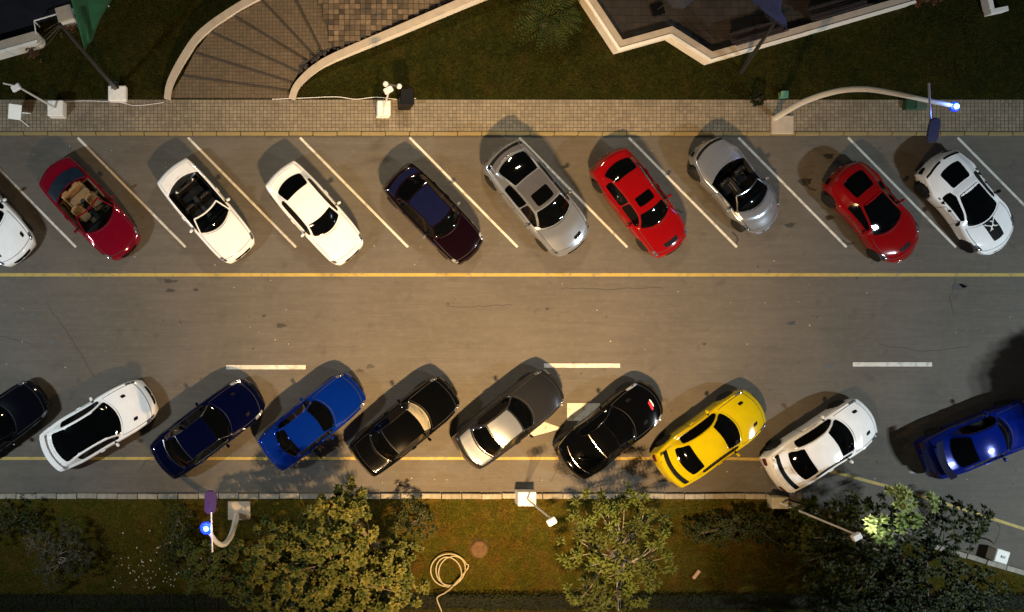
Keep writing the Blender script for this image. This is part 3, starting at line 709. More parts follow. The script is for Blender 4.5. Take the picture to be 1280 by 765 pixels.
# ------------------------------------------------------------------ trees
def rosette(V, F, c, up, n, l, w):
    up = Vector(up).normalized(); a = up.orthogonal().normalized(); b = up.cross(a)
    ph = random.random() * 6
    for i in range(n):
        t = ph + i * 2.4; k = i / n
        d = (a * math.cos(t) + b * math.sin(t)) * (1 - .75 * k) + up * (.05 + 1.0 * k)
        leaf(V, F, c + up * .05 * k, d, l * (1.05 - .4 * k) * random.uniform(.85, 1.15), w)
def limbs(root, base_h, tips, r0, m, nb=7):
    mb = MB(); top = Vector((random.uniform(-.15, .15), random.uniform(-.15, .15), base_h))
    mb.tube(smooth_path([(0, 0, -.1), (.05, .03, base_h * .5), top], 4), [r0 * (1.15 - .5 * i / 8) for i in range(9)], 8)
    forks = []
    for i in range(nb):
        tip = tips[int(i * len(tips) / nb)]
        mid = top.lerp(tip, .5) + Vector((random.uniform(-.3, .3), random.uniform(-.3, .3), .15)); pts = smooth_path([top, mid, tip], 4); k = len(pts)
        mb.tube(pts, [r0 * .45 * (1 - .8 * j / (k - 1)) for j in range(k)], 6); forks.append((mid, tip))
    for tip in tips:
        f = min(forks, key=lambda q: (q[0] - tip).length)[0]
        md = f.lerp(tip, .6) + Vector((random.uniform(-.15, .15), random.uniform(-.15, .15), .1)); pts = smooth_path([f, md, tip], 3); k = len(pts)
        mb.tube(pts, [r0 * .22 * (1 - .75 * j / (k - 1)) for j in range(k)], 4, False)
    mb.build('trunk', m, root, smooth=True)
def tree(name, px, py, lobes, ntips, leafn, ll, lw, m, bark, label, r0=.12, base_h=1.4, cat='tree', grp='trees in the lower lawn', spread=.3, nb=8, ground=.08, mind=0):
    x, y = g(px, py); root = thing(name, (x, y, ground), label, cat, grp)
    V = []; F = []; tips = []
    tot = sum(l[3] ** 2 for l in lobes)
    for (lx, ly, lz, lr) in lobes:
        c = at(lx, ly, lz) - Vector(root.location); n = max(3, int(ntips * lr * lr / tot))
        for i in range(n):
            while True:
                d = Vector((random.uniform(-1, 1), random.uniform(-1, 1), random.uniform(-.5, 1)))
                if .25 < d.length < 1: break
            q = c + Vector((d.x * lr, d.y * lr, d.z * lr * .7))
            if mind and any((q - t_).length < mind for t_ in tips): continue
            tips.append(q)
            up = (d * .7 + Vector((0, 0, .9)))
            rosette(V, F, q, up, leafn, ll * random.uniform(.75, 1.2), lw)
            if random.random() < spread: rosette(V, F, q + Vector((random.uniform(-.3, .3), random.uniform(-.3, .3), -.2)), up, leafn // 2, ll * .8, lw)
    meshobj('crown', V, F, m, root)
    limbs(root, base_h, random.sample(tips, min(len(tips), 46 if cat == 'tree' else 16)), r0, bark, nb)
    return root
M_LF1 = leafmat('broad_leaf', (.046, .056, .008), (.120, .104, .020), (.028, .042, .007), 1.3)
M_LF2 = leafmat('narrow_leaf', (.036, .056, .007), (.085, .10, .018), (.030, .034, .007), 1.0)
M_LF3 = leafmat('mid_leaf', (.034, .050, .008), (.085, .09, .020), (.024, .032, .007), .8)
M_LF4 = leafmat('grey_leaf', (.030, .030, .016), (.075, .066, .040), (.022, .024, .011), .8)
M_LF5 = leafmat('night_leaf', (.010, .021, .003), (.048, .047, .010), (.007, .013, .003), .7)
tree('leafy_tree', 416, 668, [(345, 690, 2.6, 1.25), (420, 668, 3.4, 1.5), (395, 735, 2.9, 1.5), (470, 720, 3.0, 1.35), (510, 735, 2.3, .8), (335, 740, 2.2, 1.0), (432, 628, 2.8, .8), (455, 765, 2.6, 1.2), (370, 775, 2.4, 1.2), (500, 690, 2.2, .6)], 900, 16, .245, .08, M_LF1, M_BARK, 'large leafy tree with golden green rosettes in the lower lawn', .16, 1.5, spread=.55, mind=.31)
tree('leafy_tree', 262, 698, [(262, 705, 1.7, .85), (245, 725, 1.3, .6), (285, 735, 1.4, .7), (238, 690, 1.2, .5), (296, 690, 1.6, .5)], 150, 13, .17, .045, M_LF3, M_BARK, 'bushy small tree below the violet-panel street lamp', .07, .7)
tree('leafy_tree', 765, 690, [(740, 645, 3.0, .9), (790, 640, 2.6, .8), (815, 665, 2.4, .7), (720, 690, 2.4, .7), (770, 690, 3.2, 1.0), (735, 735, 2.4, .8), (800, 730, 2.6, .8), (760, 625, 2.2, .5), (830, 700, 2.0, .5), (770, 765, 2.2, .8)], 220, 12, .27, .04, M_LF2, M_BARKG, 'open spiky-leaved tree with bare grey branches in the lower lawn', .11, 1.1, spread=.1, nb=10)
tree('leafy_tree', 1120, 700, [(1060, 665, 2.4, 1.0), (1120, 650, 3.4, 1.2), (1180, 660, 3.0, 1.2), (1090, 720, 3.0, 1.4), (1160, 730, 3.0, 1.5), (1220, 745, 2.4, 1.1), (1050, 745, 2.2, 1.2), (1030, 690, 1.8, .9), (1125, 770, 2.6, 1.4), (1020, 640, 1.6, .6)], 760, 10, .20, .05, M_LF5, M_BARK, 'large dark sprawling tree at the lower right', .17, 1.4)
tree('leafy_tree', 1030, 660, [(1010, 655, 1.5, .7), (1045, 648, 1.7, .7), (1070, 640, 1.6, .6), (1030, 680, 1.4, .6)], 130, 10, .22, .045, M_LF3, M_BARK, 'mid green bushy tree between the tan plinth and the dark tree', .06, .7)
tree('leafy_tree', 1400, 790, [(1592, 592, 6.0, 1.2), (1640, 575, 6.0, 1.4)], 420, 10, .42, .13, M_LF5, M_BARK, 'unseen tree added beyond the right edge to shade the road', .14, 2.4)  # out of view, put in for its shadow beside the blue coupe
tree('leafy_tree', 1112, 662, [(1128, 622, 4.6, .42), (1134, 650, 4.2, .4), (1096, 655, 3.9, .42), (1105, 672, 3.6, .35), (1165, 628, 3.5, .25)], 46, 12, .26, .06, leafmat('lit_leaf', (.20, .26, .08), (.32, .35, .12), (.13, .18, .05), 1.0), M_BARKG, 'lit leaf tufts of the dark tree, painted brighter', .06, 2.2, nb=5)  # leaf colour raised to paint the lamplight on these tufts
tree('leafy_tree', 1224, 672, [(1230, 640, 1.8, .28), (1224, 655, 1.6, .3), (1218, 670, 1.2, .25)], 26, 9, .2, .04, M_LF5, M_BARK, 'thin dark sapling standing at the road edge at the right', .035, .7, nb=3)
tree('shrub', 75, 690, [(75, 690, 1.1, .95), (50, 680, 1.0, .6), (100, 700, .9, .6), (85, 665, 1.1, .5), (60, 720, .8, .6)], 130, 8, .17, .026, M_LF4, M_BARKG, 'wispy grey shrub in the lower lawn at the left', .05, .35, cat='shrub', grp='shrubs in the lower lawn', nb=9)
tree('shrub', 20, 645, [(20, 645, .8, .8), (-15, 660, .9, .8), (40, 655, .6, .5)], 90, 8, .16, .03, M_LF5, M_BARK, 'low dark shrub at the left end of the lower lawn', .05, .3, cat='shrub', grp='shrubs in the lower lawn', nb=6)
tree('shrub', 222, 650, [(222, 650, .8, .6), (215, 690, .7, .6), (228, 675, .9, .6)], 100, 8, .15, .03, M_LF5, M_BARK, 'low dark shrub left of the violet-panel lamp', .05, .3, cat='shrub', grp='shrubs in the lower lawn', nb=6)
tree('shrub', 925, 652, [(925, 655, .5, .6), (955, 660, .6, .6), (895, 665, .5, .6), (985, 668, .7, .7), (870, 662, .4, .5)], 300, 9, .14, .04, M_LF5, M_BARK, 'low dark green shrub on the lawn left of the tan plinth', .05, .25, cat='shrub', grp='shrubs in the lower lawn', nb=6)
tree('shrub', 520, 650, [(515, 640, .9, .6), (530, 660, .7, .5), (500, 655, 1.0, .5)], 80, 8, .16, .03, M_LF5, M_BARK, 'dark shrub on the right flank of the golden leafy tree', .05, .3, cat='shrub', grp='shrubs in the lower lawn', nb=5)
tree('shrub', 1150, 2, [(1150, -2, .6, .35), (1168, -6, .6, .35), (1135, -6, .6, .3)], 40, 7, .15, .03, leafmat('red_leaf', (.10, .03, .015), (.14, .05, .02), (.06, .03, .012)), M_BARK, 'reddish brown shrub at the end of the zigzag wall', .04, .3, cat='shrub', grp='shrubs on the upper lawn', nb=4, ground=.1)
tree('shrub', 88, 32, [(88, 34, .5, .3), (40, 62, .4, .3), (95, 24, .5, .25)], 36, 7, .15, .03, MATS.get('red_leaf') or leafmat('brown_leaf', (.09, .045, .02), (.12, .06, .03), (.05, .03, .014)), M_BARK, 'brown shrub beneath the square pier', .04, .25, cat='shrub', grp='shrubs on the upper lawn', nb=4, ground=.1)
# palm: fronds with leaflets
def palm(px, py, label):
    x, y = g(px, py); root = thing('palm', (x, y, .1), label, 'palm')
    MB().tube([(0, 0, -.05), (.02, 0, .5), (0, .02, .95)], [.17, .14, .12], 10).build('trunk', M_BARK, root, smooth=True)
    m = leafmat('palm_leaf', (.016, .028, .004), (.055, .060, .012), (.012, .020, .004), 1.5)
    for i in range(22):
        a = i * 2.4 + random.uniform(-.2, .2); L = random.uniform(1.15, 1.5); lift = random.uniform(.15, .75); V = []; F = []
        ca, sa = math.cos(a), math.sin(a); spine = []
        for k in range(13):
            t = k / 12; spine.append(Vector((ca * L * t, sa * L * t, .95 + lift * math.sin(t * 2.2) - .75 * t * t)))
        mbf = MB().tube(spine, [.022 * (1 - .8 * k / 12) for k in range(13)], 4); V = mbf.V; F = mbf.F
        s = Vector((-sa, ca, 0))
        for k in range(2, 13):
            w = .34 * math.sin(min(1, (k + 1) / 13) * math.pi * .86 + .2)
            for sg in (-1, 1):
                leaf(V, F, spine[k], s * sg + Vector((ca, sa, 0)) * .7 + Vector((0, 0, .25)), w, .036)
        meshobj('frond', V, F, m, root)
palm(678, 30, 'low green palm at the upper edge left of the zigzag wall')

# ------------------------------------------------------------------ cars
def pchip(pts, N=300):
    x = np.array([p[0] for p in pts], float); y = np.array([p[1] for p in pts], float)
    h = np.diff(x); d = np.diff(y) / h; m = np.zeros(len(x)); m[0] = d[0]; m[-1] = d[-1]
    for i in range(1, len(x) - 1):
        if d[i - 1] * d[i] > 0:
            w1 = 2 * h[i] + h[i - 1]; w2 = h[i] + 2 * h[i - 1]; m[i] = (w1 + w2) / (w1 / d[i - 1] + w2 / d[i])
    q = np.linspace(0, 1, N + 1); k = np.clip(np.searchsorted(x, q) - 1, 0, len(x) - 2); t = (q - x[k]) / h[k]
    r = (2 * t**3 - 3 * t**2 + 1) * y[k] + (t**3 - 2 * t**2 + t) * h[k] * m[k] + (-2 * t**3 + 3 * t**2) * y[k + 1] + (t**3 - t**2) * h[k] * m[k + 1]
    return r.tolist()
def look(tab, u):
    u = min(max(u, 0), 1) * (len(tab) - 1); i = min(int(u), len(tab) - 2); f = u - i
    return tab[i] * (1 - f) + tab[i + 1] * f
class Shape:
    def __init__(s, c):
        s.L, s.Wd, s.Ht = c['L'] * 1.025, c['W'] * 1.04, c['H']; s.c = c
        zd, zh, zn, zr, zb = c['zd'], c['zh'], c['zn'], c['H'], c['zb']
        a, b, e, f = c['ur0'], c['ur1'], c['uw1'], c['uw0']
        s.open = c.get('open', False)
        head = [(0, .46), (.010, zd - .26), (.022, zd - .05), (.045, zd)]
        tail = [(f, zh), (min(f + .07, .86), zh - .015), (.88, (zh + zn) / 2 + .015), (.955, zn), (.982, zn - .09), (.994, zn - .2), (1, .42)]
        if s.open: mid = [(a, zd + .01), ((a + f) / 2, zb + .05)]
        else:
            mid = ([(a, zd + .015)] if a > .06 else []) + [((a + b) / 2, (zd + zr) / 2 + .02), (b, zr - .05), ((b + e) / 2 if e - b > .06 else b + .03, zr), (e, zr - .045), ((e + f) / 2, (zr + zh) / 2 + .005)]
        s.zc = pchip(head + mid + tail)
        fb = c.get('bulge', .0)
        w = c.get('wprof') or [(0, .80), (.02, .875), (.08, .945), (.2, .985), (.35, 1), (.65, 1), (.8, .985), (.9, .95), (.955, .88), (.985, .78), (1, .68)]
        s.w = pchip(w); s.fb = fb; s.xr, s.xf = c['xr'], c['xf']
        bw = c.get('bow', (.16, .26))
        cw, rb = c.get('cowl', .44), c.get('rbow', .34)
        ra = max(c.get('uc0', a) if s.open else a, .05)
        s.bow = pchip([(0, -bw[0]), (ra, -rb), (max(b, ra + .1), -.14), (max(e, b + .05, .40), .22), (f, cw), (.93, bw[1] + .04), (1, bw[1] * 1.1)])
        s.cache = {}
    def section(s, u):
        k = round(u, 5)
        if k in s.cache: return s.cache[k]
        W2 = s.Wd / 2; w = look(s.w, u) * W2
        w *= 1 + s.fb * (math.exp(-((u - s.xr) / .085) ** 2) + .8 * math.exp(-((u - s.xf) / .085) ** 2)) - s.fb * .8 * math.exp(-((u - .5) / .13) ** 2)
        zt = look(s.zc, u); zb = s.c['zb']; zs = min(zb, zt - .035)
        zs = max(zs, .30 if zt > .45 else zt - .06)
        gg = 0 if s.open else min(max((zt - zb - .03) / (s.Ht - zb - .03), 0), 1)
        wr = s.c['wr']; y6 = (w * .80) * (1 - gg) + min(wr, w * .8) * gg
        crown = .035 if gg < .05 else .028
        sec = [(0, zt), (y6 * .5, zt - crown * .22), (y6, zt - crown), (w * .875, min(zs + .022, zt - crown - .005)), (w * .945, zs), (w * .988, zs - .07 * min(1, zs / .8)), (w, zs * .62), (w * .975, .31), (w * .90, .19)]
        s.cache[k] = (sec, look(s.bow, u)); return s.cache[k]
    def P(s, u, v):
        sec, bow = s.section(u); sg = -1 if v < 0 else 1; v = min(abs(v), 8); i = min(int(v), 7); f = v - i
        y = sec[i][0] * (1 - f) + sec[i + 1][0] * f; z = sec[i][1] * (1 - f) + sec[i + 1][1] * f
        x = (u - .5) * s.L - bow * (y / (s.Wd / 2)) ** 2
        if v > 4.6:
            for q in (s.xr, s.xf):
                d = math.hypot(x - s.wx(q), z - .32)
                if d < s.c['wrad'] + .045: y -= .17 * min(1, (s.c['wrad'] + .045 - d) / .03)
        return Vector((x, sg * y, z))
    def wx(s, q): return (q - .5) * s.L
    def N(s, u, v):
        e = 2e-3; du = s.P(min(u + e, 1), v) - s.P(max(u - e, 0), v); dv = s.P(u, v + .04) - s.P(u, v - .04)
        n = du.cross(dv)
        if n.length < 1e-9: return Vector((0, 0, 1))
        n.normalize(); p = s.P(u, v)
        return -n if n.dot(Vector((0, p.y, p.z - .5))) < 0 else n
    def patch(s, name, m, root, u0, u1, v0, v1, nu=8, nv=8, off=.006, round_=0.0, rim=0.0, dark=True, fn=None, smooth=True):
        """a panel that follows the body: own mesh, raised, with a turned-down (optionally dark) rim"""
        Pn = []
        for i in range(nu + 1):
            for j in range(nv + 1):
                a, b = 2 * i / nu - 1, 2 * j / nv - 1
                if round_: a, b = a * (1 - round_ * b ** 6), b * (1 - round_ * a ** 6)
                uu0, uu1, vv0, vv1 = u0, u1, v0, v1
                if fn: a, b, = fn(a, b)
                u = u0 + (u1 - u0) * (a + 1) / 2; v = v0 + (v1 - v0) * (b + 1) / 2
                Pn.append((u, v))
        V = [s.P(u, v) + s.N(u, v) * off for u, v in Pn]; n = nv + 1
        F = [(i * n + j, (i + 1) * n + j, (i + 1) * n + j + 1, i * n + j + 1) for i in range(nu) for j in range(nv)]
        loop = [i * n for i in range(nu + 1)] + [nu * n + j for j in range(1, nv + 1)] + [i * n + nv for i in range(nu - 1, -1, -1)] + [j for j in range(nv - 1, 0, -1)]
        ctr = sum((V[k] for k in loop), Vector()) / len(loop); b0 = len(V)
        for k in loop:
            d = (V[k] - ctr); d.normalize(); u, v = Pn[k]
            V.append(V[k] - s.N(u, v) * (off + .004 - (.0 if not rim else .006)) + d * (rim if rim else .002))
        nl = len(loop); F2 = [(loop[i], loop[(i + 1) % nl], b0 + (i + 1) % nl, b0 + i) for i in range(nl)]
        # consistent outward normals
        f = F[len(F) // 2]; nn = (V[f[1]] - V[f[0]]).cross(V[f[2]] - V[f[0]]); u, v = Pn[f[0]]
        if nn.dot(s.N(u, v)) < 0: F = [q[::-1] for q in F]
        idx = [0] * len(F) + [1 if dark else 0] * len(F2)
        return meshobj(name, V, F + F2, [m, M_SEAM], root, idx=idx, smooth=smooth, angle=50)

WHEELS = {}
def wheel(root, x, y, r, rimm):
    key = (round(r, 3), rimm.name)
    if key not in WHEELS:
        A = Matrix.Rotation(R(90), 3, 'X')
        t = MB().lathe([(r * .66, -.105), (r * .94, -.105), (r, -.07), (r, .07), (r * .94, .105), (r * .66, .105)], 20, M=A).build('tyre', M_TYRE, smooth=True)
        mb = MB().lathe([(r * .66, -.09), (r * .66, .085), (r * .60, .085), (r * .57, .02), (r * .1, .02)], 20, M=A)
        for k in range(5):
            a = k * 2 * math.pi / 5; mb.box((r * .36 * math.cos(a), -.065, r * .36 * math.sin(a)), (r * .56, .05, .075), M=Matrix.Rotation(-a, 3, 'Y'))
        mb.lathe([(.075, -.08), (.06, .09)], 10, M=A)
        rm = mb.build('rim', rimm)
        WHEELS[key] = (t.data, rm.data); bpy.data.objects.remove(t); bpy.data.objects.remove(rm)
    e = link(bpy.data.objects.new('wheel', None), root); e.location = (x, y, r); e.empty_display_size = .1
    if y < 0: pass
    else: e.rotation_euler = (0, 0, math.pi)
    for nm, d in zip(('tyre', 'rim'), WHEELS[key]): link(bpy.data.objects.new(nm, d), e)

def paint(name, col, metal=0.0, rough=.38, coat=1.0):
    return mat('paint_' + name, col, (.34 if name == 'blue' else .24) if metal > .5 else .11, metal, coat, var=.05, scale=3.0, spec=.25)
def seat(root, x, y, m, rear=False):
    mb = MB()
    w = .46 if not rear else .98
    mb.box((0, 0, .14), (.50 if not rear else .42, w, .17), ch=.05)
    for s in (-1, 1): mb.box((0, s * (w / 2 - .03), .20), (.46, .08, .13), ch=.03)
    M_ = Matrix.Rotation(R(-18), 3, 'Y'); mb.box((-.28, 0, .44), (.14, w, .56), ch=.05, M=M_)
    for s in (-1, 1): mb.box((-.24, s * (w / 2 - .04), .42), (.18, .08, .44), ch=.03, M=M_)
    o = mb.build('seat' if not rear else 'rear_bench', m, root); o.location = (x, y, .30)
    hr = [0] if not rear else [-.26, .26]
    for q in hr:
        h = MB().box((0, 0, 0), (.11, .25, .17), ch=.04).build('headrest', root['_hr'] if False else m, root); h.location = (x - .37, y + q, 1.06)
def car(c):
    x, y = g(*c['pos']); z0 = .7
    pt = at(c['pos'][0], c['pos'][1], z0)                      # measured at mid height
    ang = -R(c['ang'])
    root = thing('parked_car', (pt.x, pt.y, 0), c['label'], 'car', 'cars parked in two angled rows', rz=ang)
    s = Shape(c); pm = c['paint']; a, b, e, f = c['ur0'], c['ur1'], c['uw1'], c['uw0']
    # ---- body
    us = sorted(set([0, .004, .010, .016, .022, .033, .045] + [i / 84 for i in range(4, 81)] + [.96, .972, .982, .988, .994, .998, 1] + [a, b, e, f]))
    vs = []
    for i in range(8):
        k = {2: 4, 4: 2, 5: 3, 6: 4, 7: 2}.get(i, 2)
        vs += [i + j / k for j in range(k)]
    vs.append(8.0); full = [-v for v in reversed(vs[1:])] + vs
    V = []; n = len(full)
    for u in us: V += [s.P(u, v) for v in full]
    F = []
    for i in range(len(us) - 1):
        um = (us[i] + us[i + 1]) / 2
        for j in range(n - 1):
            vm = abs(full[j] + full[j + 1]) / 2
            if s.open and c['uc0'] < um < f - .012 and vm < 2.95: continue
            F.append((i * n + j, (i + 1) * n + j, (i + 1) * n + j + 1, i * n + j + 1))
        F.append((i * n + n - 1, (i + 1) * n + n - 1, (i + 1) * n, i * n))
    F.append(tuple(range(n))); m0 = (len(us) - 1) * n; F.append(tuple(m0 + j for j in range(n - 1, -1, -1)))
    F = [q[::-1] for q in F]
    meshobj('body', V, F, pm, root, smooth=True, angle=48)
    roofm = c.get('roofpaint', pm); hoodm = c.get('hoodpaint', pm); bootm = c.get('bootpaint', pm); gl = c.get('glass', M_GLASS)
    # ---- panels
    s.patch('bonnet', hoodm, root, f + .012, .945, -2.6, 2.6, 14, 16, .007, .03, .022)
    for k, (u0, u1, vh) in enumerate(c.get('vents', [])):
        for sg in (-1, 1): s.patch('vent', M_TRIM, root, u0, u1, sg * vh - .16, sg * vh + .16, 3, 3, .014, .1)
    for (u0, u1, v0, v1) in c.get('scoops', []): s.patch('bonnet_scoop', M_TRIM, root, u0, u1, v0, v1, 4, 6, .017, .1)
    if c.get('stripe'):
        u0, u1, v0, v1 = c['stripe']; s.patch('stripe', M_TRIM, root, u0, u1, v0, v1, 8, 6, .014, .02)
        zz = [(.15, -.7), (.35, -.2), (.22, .1), (.45, .45), (.3, .75)]
        for dv in (-.25, .05, .3):
            V2 = []; k = 8
            for i in range(k + 1):
                t = i / k; u = u0 + (u1 - u0) * (.06 + .40 * t); v = dv * 1.2 + .22 * math.sin(t * 5 + dv * 6)
                nn = s.N(u, v) * .019
                V2 += [s.P(u, v - .07) + nn, s.P(u, v + .07) + nn]
            meshobj('emblem', V2, [(2 * i, 2 * i + 2, 2 * i + 3, 2 * i + 1) for i in range(k)], M_WHITE, root)
    dk0 = .05; dk1 = (c['uc0'] - .02) if s.open else a - .012
    if dk1 - dk0 > .03: s.patch('boot_lid', bootm, root, dk0, dk1, -2.5, 2.5, 10, 16, .008, .03, .012)
    ud0, ud1 = c.get('door', (.40, f - .035))
    for sg in (-1, 1):
        cuts = [(ud0, ud1)] if c.get('doors', 2) == 2 else [(ud0 - .20, ud0 - .005), (ud0, ud1)]
        for (q0, q1) in cuts:
            d = s.patch('door', pm, root, q0, q1, sg * 4.05, sg * 7.3, 6, 8, .005, .03, .020)
            hu = q0 + .045; hp_ = s.P(hu, sg * 4.9)
            h = MB().box((0, 0, 0), (.2, .035, .03), ch=.01).build('handle', c.get('handle', pm), d); h.location = hp_ + Vector((0, sg * .012, 0))
    # ---- glass
    if not s.open:
        ug = c.get('glass_top', e)
        s.patch('windscreen', gl if 'wsglass' not in c else c['wsglass'], root, ug + .006, f - .004, -1.86, 1.86, 10, 12, .007, .04)
        if 'rwin' in c: r0, r1, rv = c['rwin']
        else: r0, r1, rv = a + .006, b - .004, 1.80
        s.patch('rear_window', gl, root, r0, r1, -rv, rv, 8, 12, .007, .06)
        if b + .02 < e - .02 or 'roof' in c:
            q0, q1 = c.get('roof', (b + .006, e - .006)); s.patch('roof', roofm, root, q0, q1, -c.get('roofv', 1.88), c.get('roofv', 1.88), 10, 10, .005, .02)
        for (u0, u1, vv) in c.get('sunroofs', []): s.patch('sunroof', M_GLASS, root, u0, u1, -vv, vv, 5, 8, .011, .05)
        s0, s1 = c.get('sglass', (b - .055, f - .03))
        for sg in (-1, 1):
            sp = [(s0, s1)] if c.get('doors', 2) == 2 else [(s0, (s0 + s1) / 2 - .006), ((s0 + s1) / 2 + .006, s1)]
            for q0, q1 in sp: s.patch('side_window', gl, root, q0, q1, sg * 2.10, sg * 2.93, 10, 4, .007, .05)
            if c.get('chrome'):
                pts = [s.P(s0 + (s1 - s0) * i / 14, sg * 2.98) + s.N(s0 + (s1 - s0) * i / 14, sg * 2.98) * .012 for i in range(15)]
                MB().tube(pts, .016, 5).build('chrome_strip', M_CHROME, root)
                pts = [s.P(e + (f - e) * i / 10, sg * 1.97) + s.N(e + (f - e) * i / 10, sg * 1.97) * .012 for i in range(11)]
                MB().tube(pts, .018, 5).build('chrome_strip', M_CHROME, root)
        if c.get('chrome'):
            for uu in (r0 - .002, r1 + .002):
                pts = [s.P(uu, -2 + 4 * i / 14) + s.N(uu, -2 + 4 * i / 14) * .012 for i in range(15)]; MB().tube(pts, .02, 5).build('chrome_strip', M_CHROME, root)
        for sg in (-.9, .75):                               # wipers
            pa = s.P(f - .012, sg * 1.2); pb = s.P(f - .03, sg * 1.2 - .9)
            MB().tube([pa + Vector((0, 0, .02)), pb + s.N(f - .03, 0) * .022], .009, 5).build('wiper', M_TRIM, root)
    else:
        convertible(c, s, root)
    # ---- mirrors, lights, trim
    for sg in (-1, 1):
        p = s.P(f - .055, sg * 4.0)
        mr = MB().box((0, 0, 0), (.11, .16, .11), ch=.035).build('mirror', c.get('mirror', pm), root); mr.location = p + Vector((.0, sg * .11, .07)); mr.rotation_euler = (0, 0, -sg * .2)
        MB().box((.0, sg * -.11, -.03), (.05, .10, .04)).build('mirror_arm', M_TRIM, mr)
        hl = c.get('hl', (.918, .968, 2.3, 4.2))
        h_ = s.patch('headlight', c.get('hlm', M_LIGHTD), root, hl[0], hl[1], sg * hl[2], sg * hl[3], 5, 5, .013, .12)
        MB().lathe([(.055, -.01), (.05, .012), (.02, .02)], 10, s.P((hl[0] + hl[1]) / 2 + .008, sg * (hl[2] + hl[3]) / 2) + Vector((0, 0, .006))).build('lens', M_CHROME, h_)
        s.patch('tail_light', M_TRIM if c.get('bulge', 0) > .03 else M_TAILG, root, .0015, .009, sg * 1.5, sg * 4.2, 4, 6, .008, .1)
        wy = s.Wd / 2 * look(s.w, s.xr) * (1 + c.get('bulge', 0)) - .13
        wheel(root, s.wx(s.xr), sg * wy, c['wrad'], c.get('rim', M_RIM)); wheel(root, s.wx(s.xf), sg * (wy - .015), c['wrad'], c.get('rim', M_RIM))
    s.patch('grille', M_TRIM, root, .984, .997, -1.4, 1.4, 3, 8, .006, .1)
    pl = s.P(.004, 0); MB().box((pl.x + .004, 0, pl.z - .10), (.015, .46, .11), ch=.003).build('number_plate', mat('plate_grey', (.3, .3, .28), .5), root)
    if c.get('wing'):
        u0, h, wd, ln, mm = c['wing']; p = s.P(u0, 0)
        wg = MB()
        n = 10; Vw = []
        for i in range(n + 1):
            yy = -wd / 2 + wd * i / n; sw = .16 * (abs(yy) / (wd / 2)) ** 2
            for (dx, dz) in ((-ln / 2, .03), (ln / 2, 0), (ln / 2, -.025), (-ln / 2, .005)): Vw.append((p.x + dx + sw, yy, p.z + h + dz))
        Fw = [(4 * i + j, 4 * i + (j + 1) % 4, 4 * i + 4 + (j + 1) % 4, 4 * i + 4 + j) for i in range(n) for j in range(4)] + [(3, 2, 1, 0), tuple(4 * n + j for j in range(4))]
        w_ = wg.add(Vw, Fw).build('rear_wing', mm, root)
        for sg in (-1, 1): MB().box((p.x + .06, sg * wd * .34, p.z + h / 2), (.12, .03, h)).build('wing_stay', mm, w_)
        s.patch('wing_shadow_gap', M_TRIM, root, u0 + .012, u0 + .045, -2.2, 2.2, 3, 10, .006, .05) if c.get('slot') else None
    if c.get('strip'):
        for (u0, u1, v0, v1) in c['strip']: s.patch('trim_strip', M_TRIM, root, u0, u1, v0, v1, 4, 14, .016, .06)
    for fn in c.get('extra', []): fn(s, root)
    return root

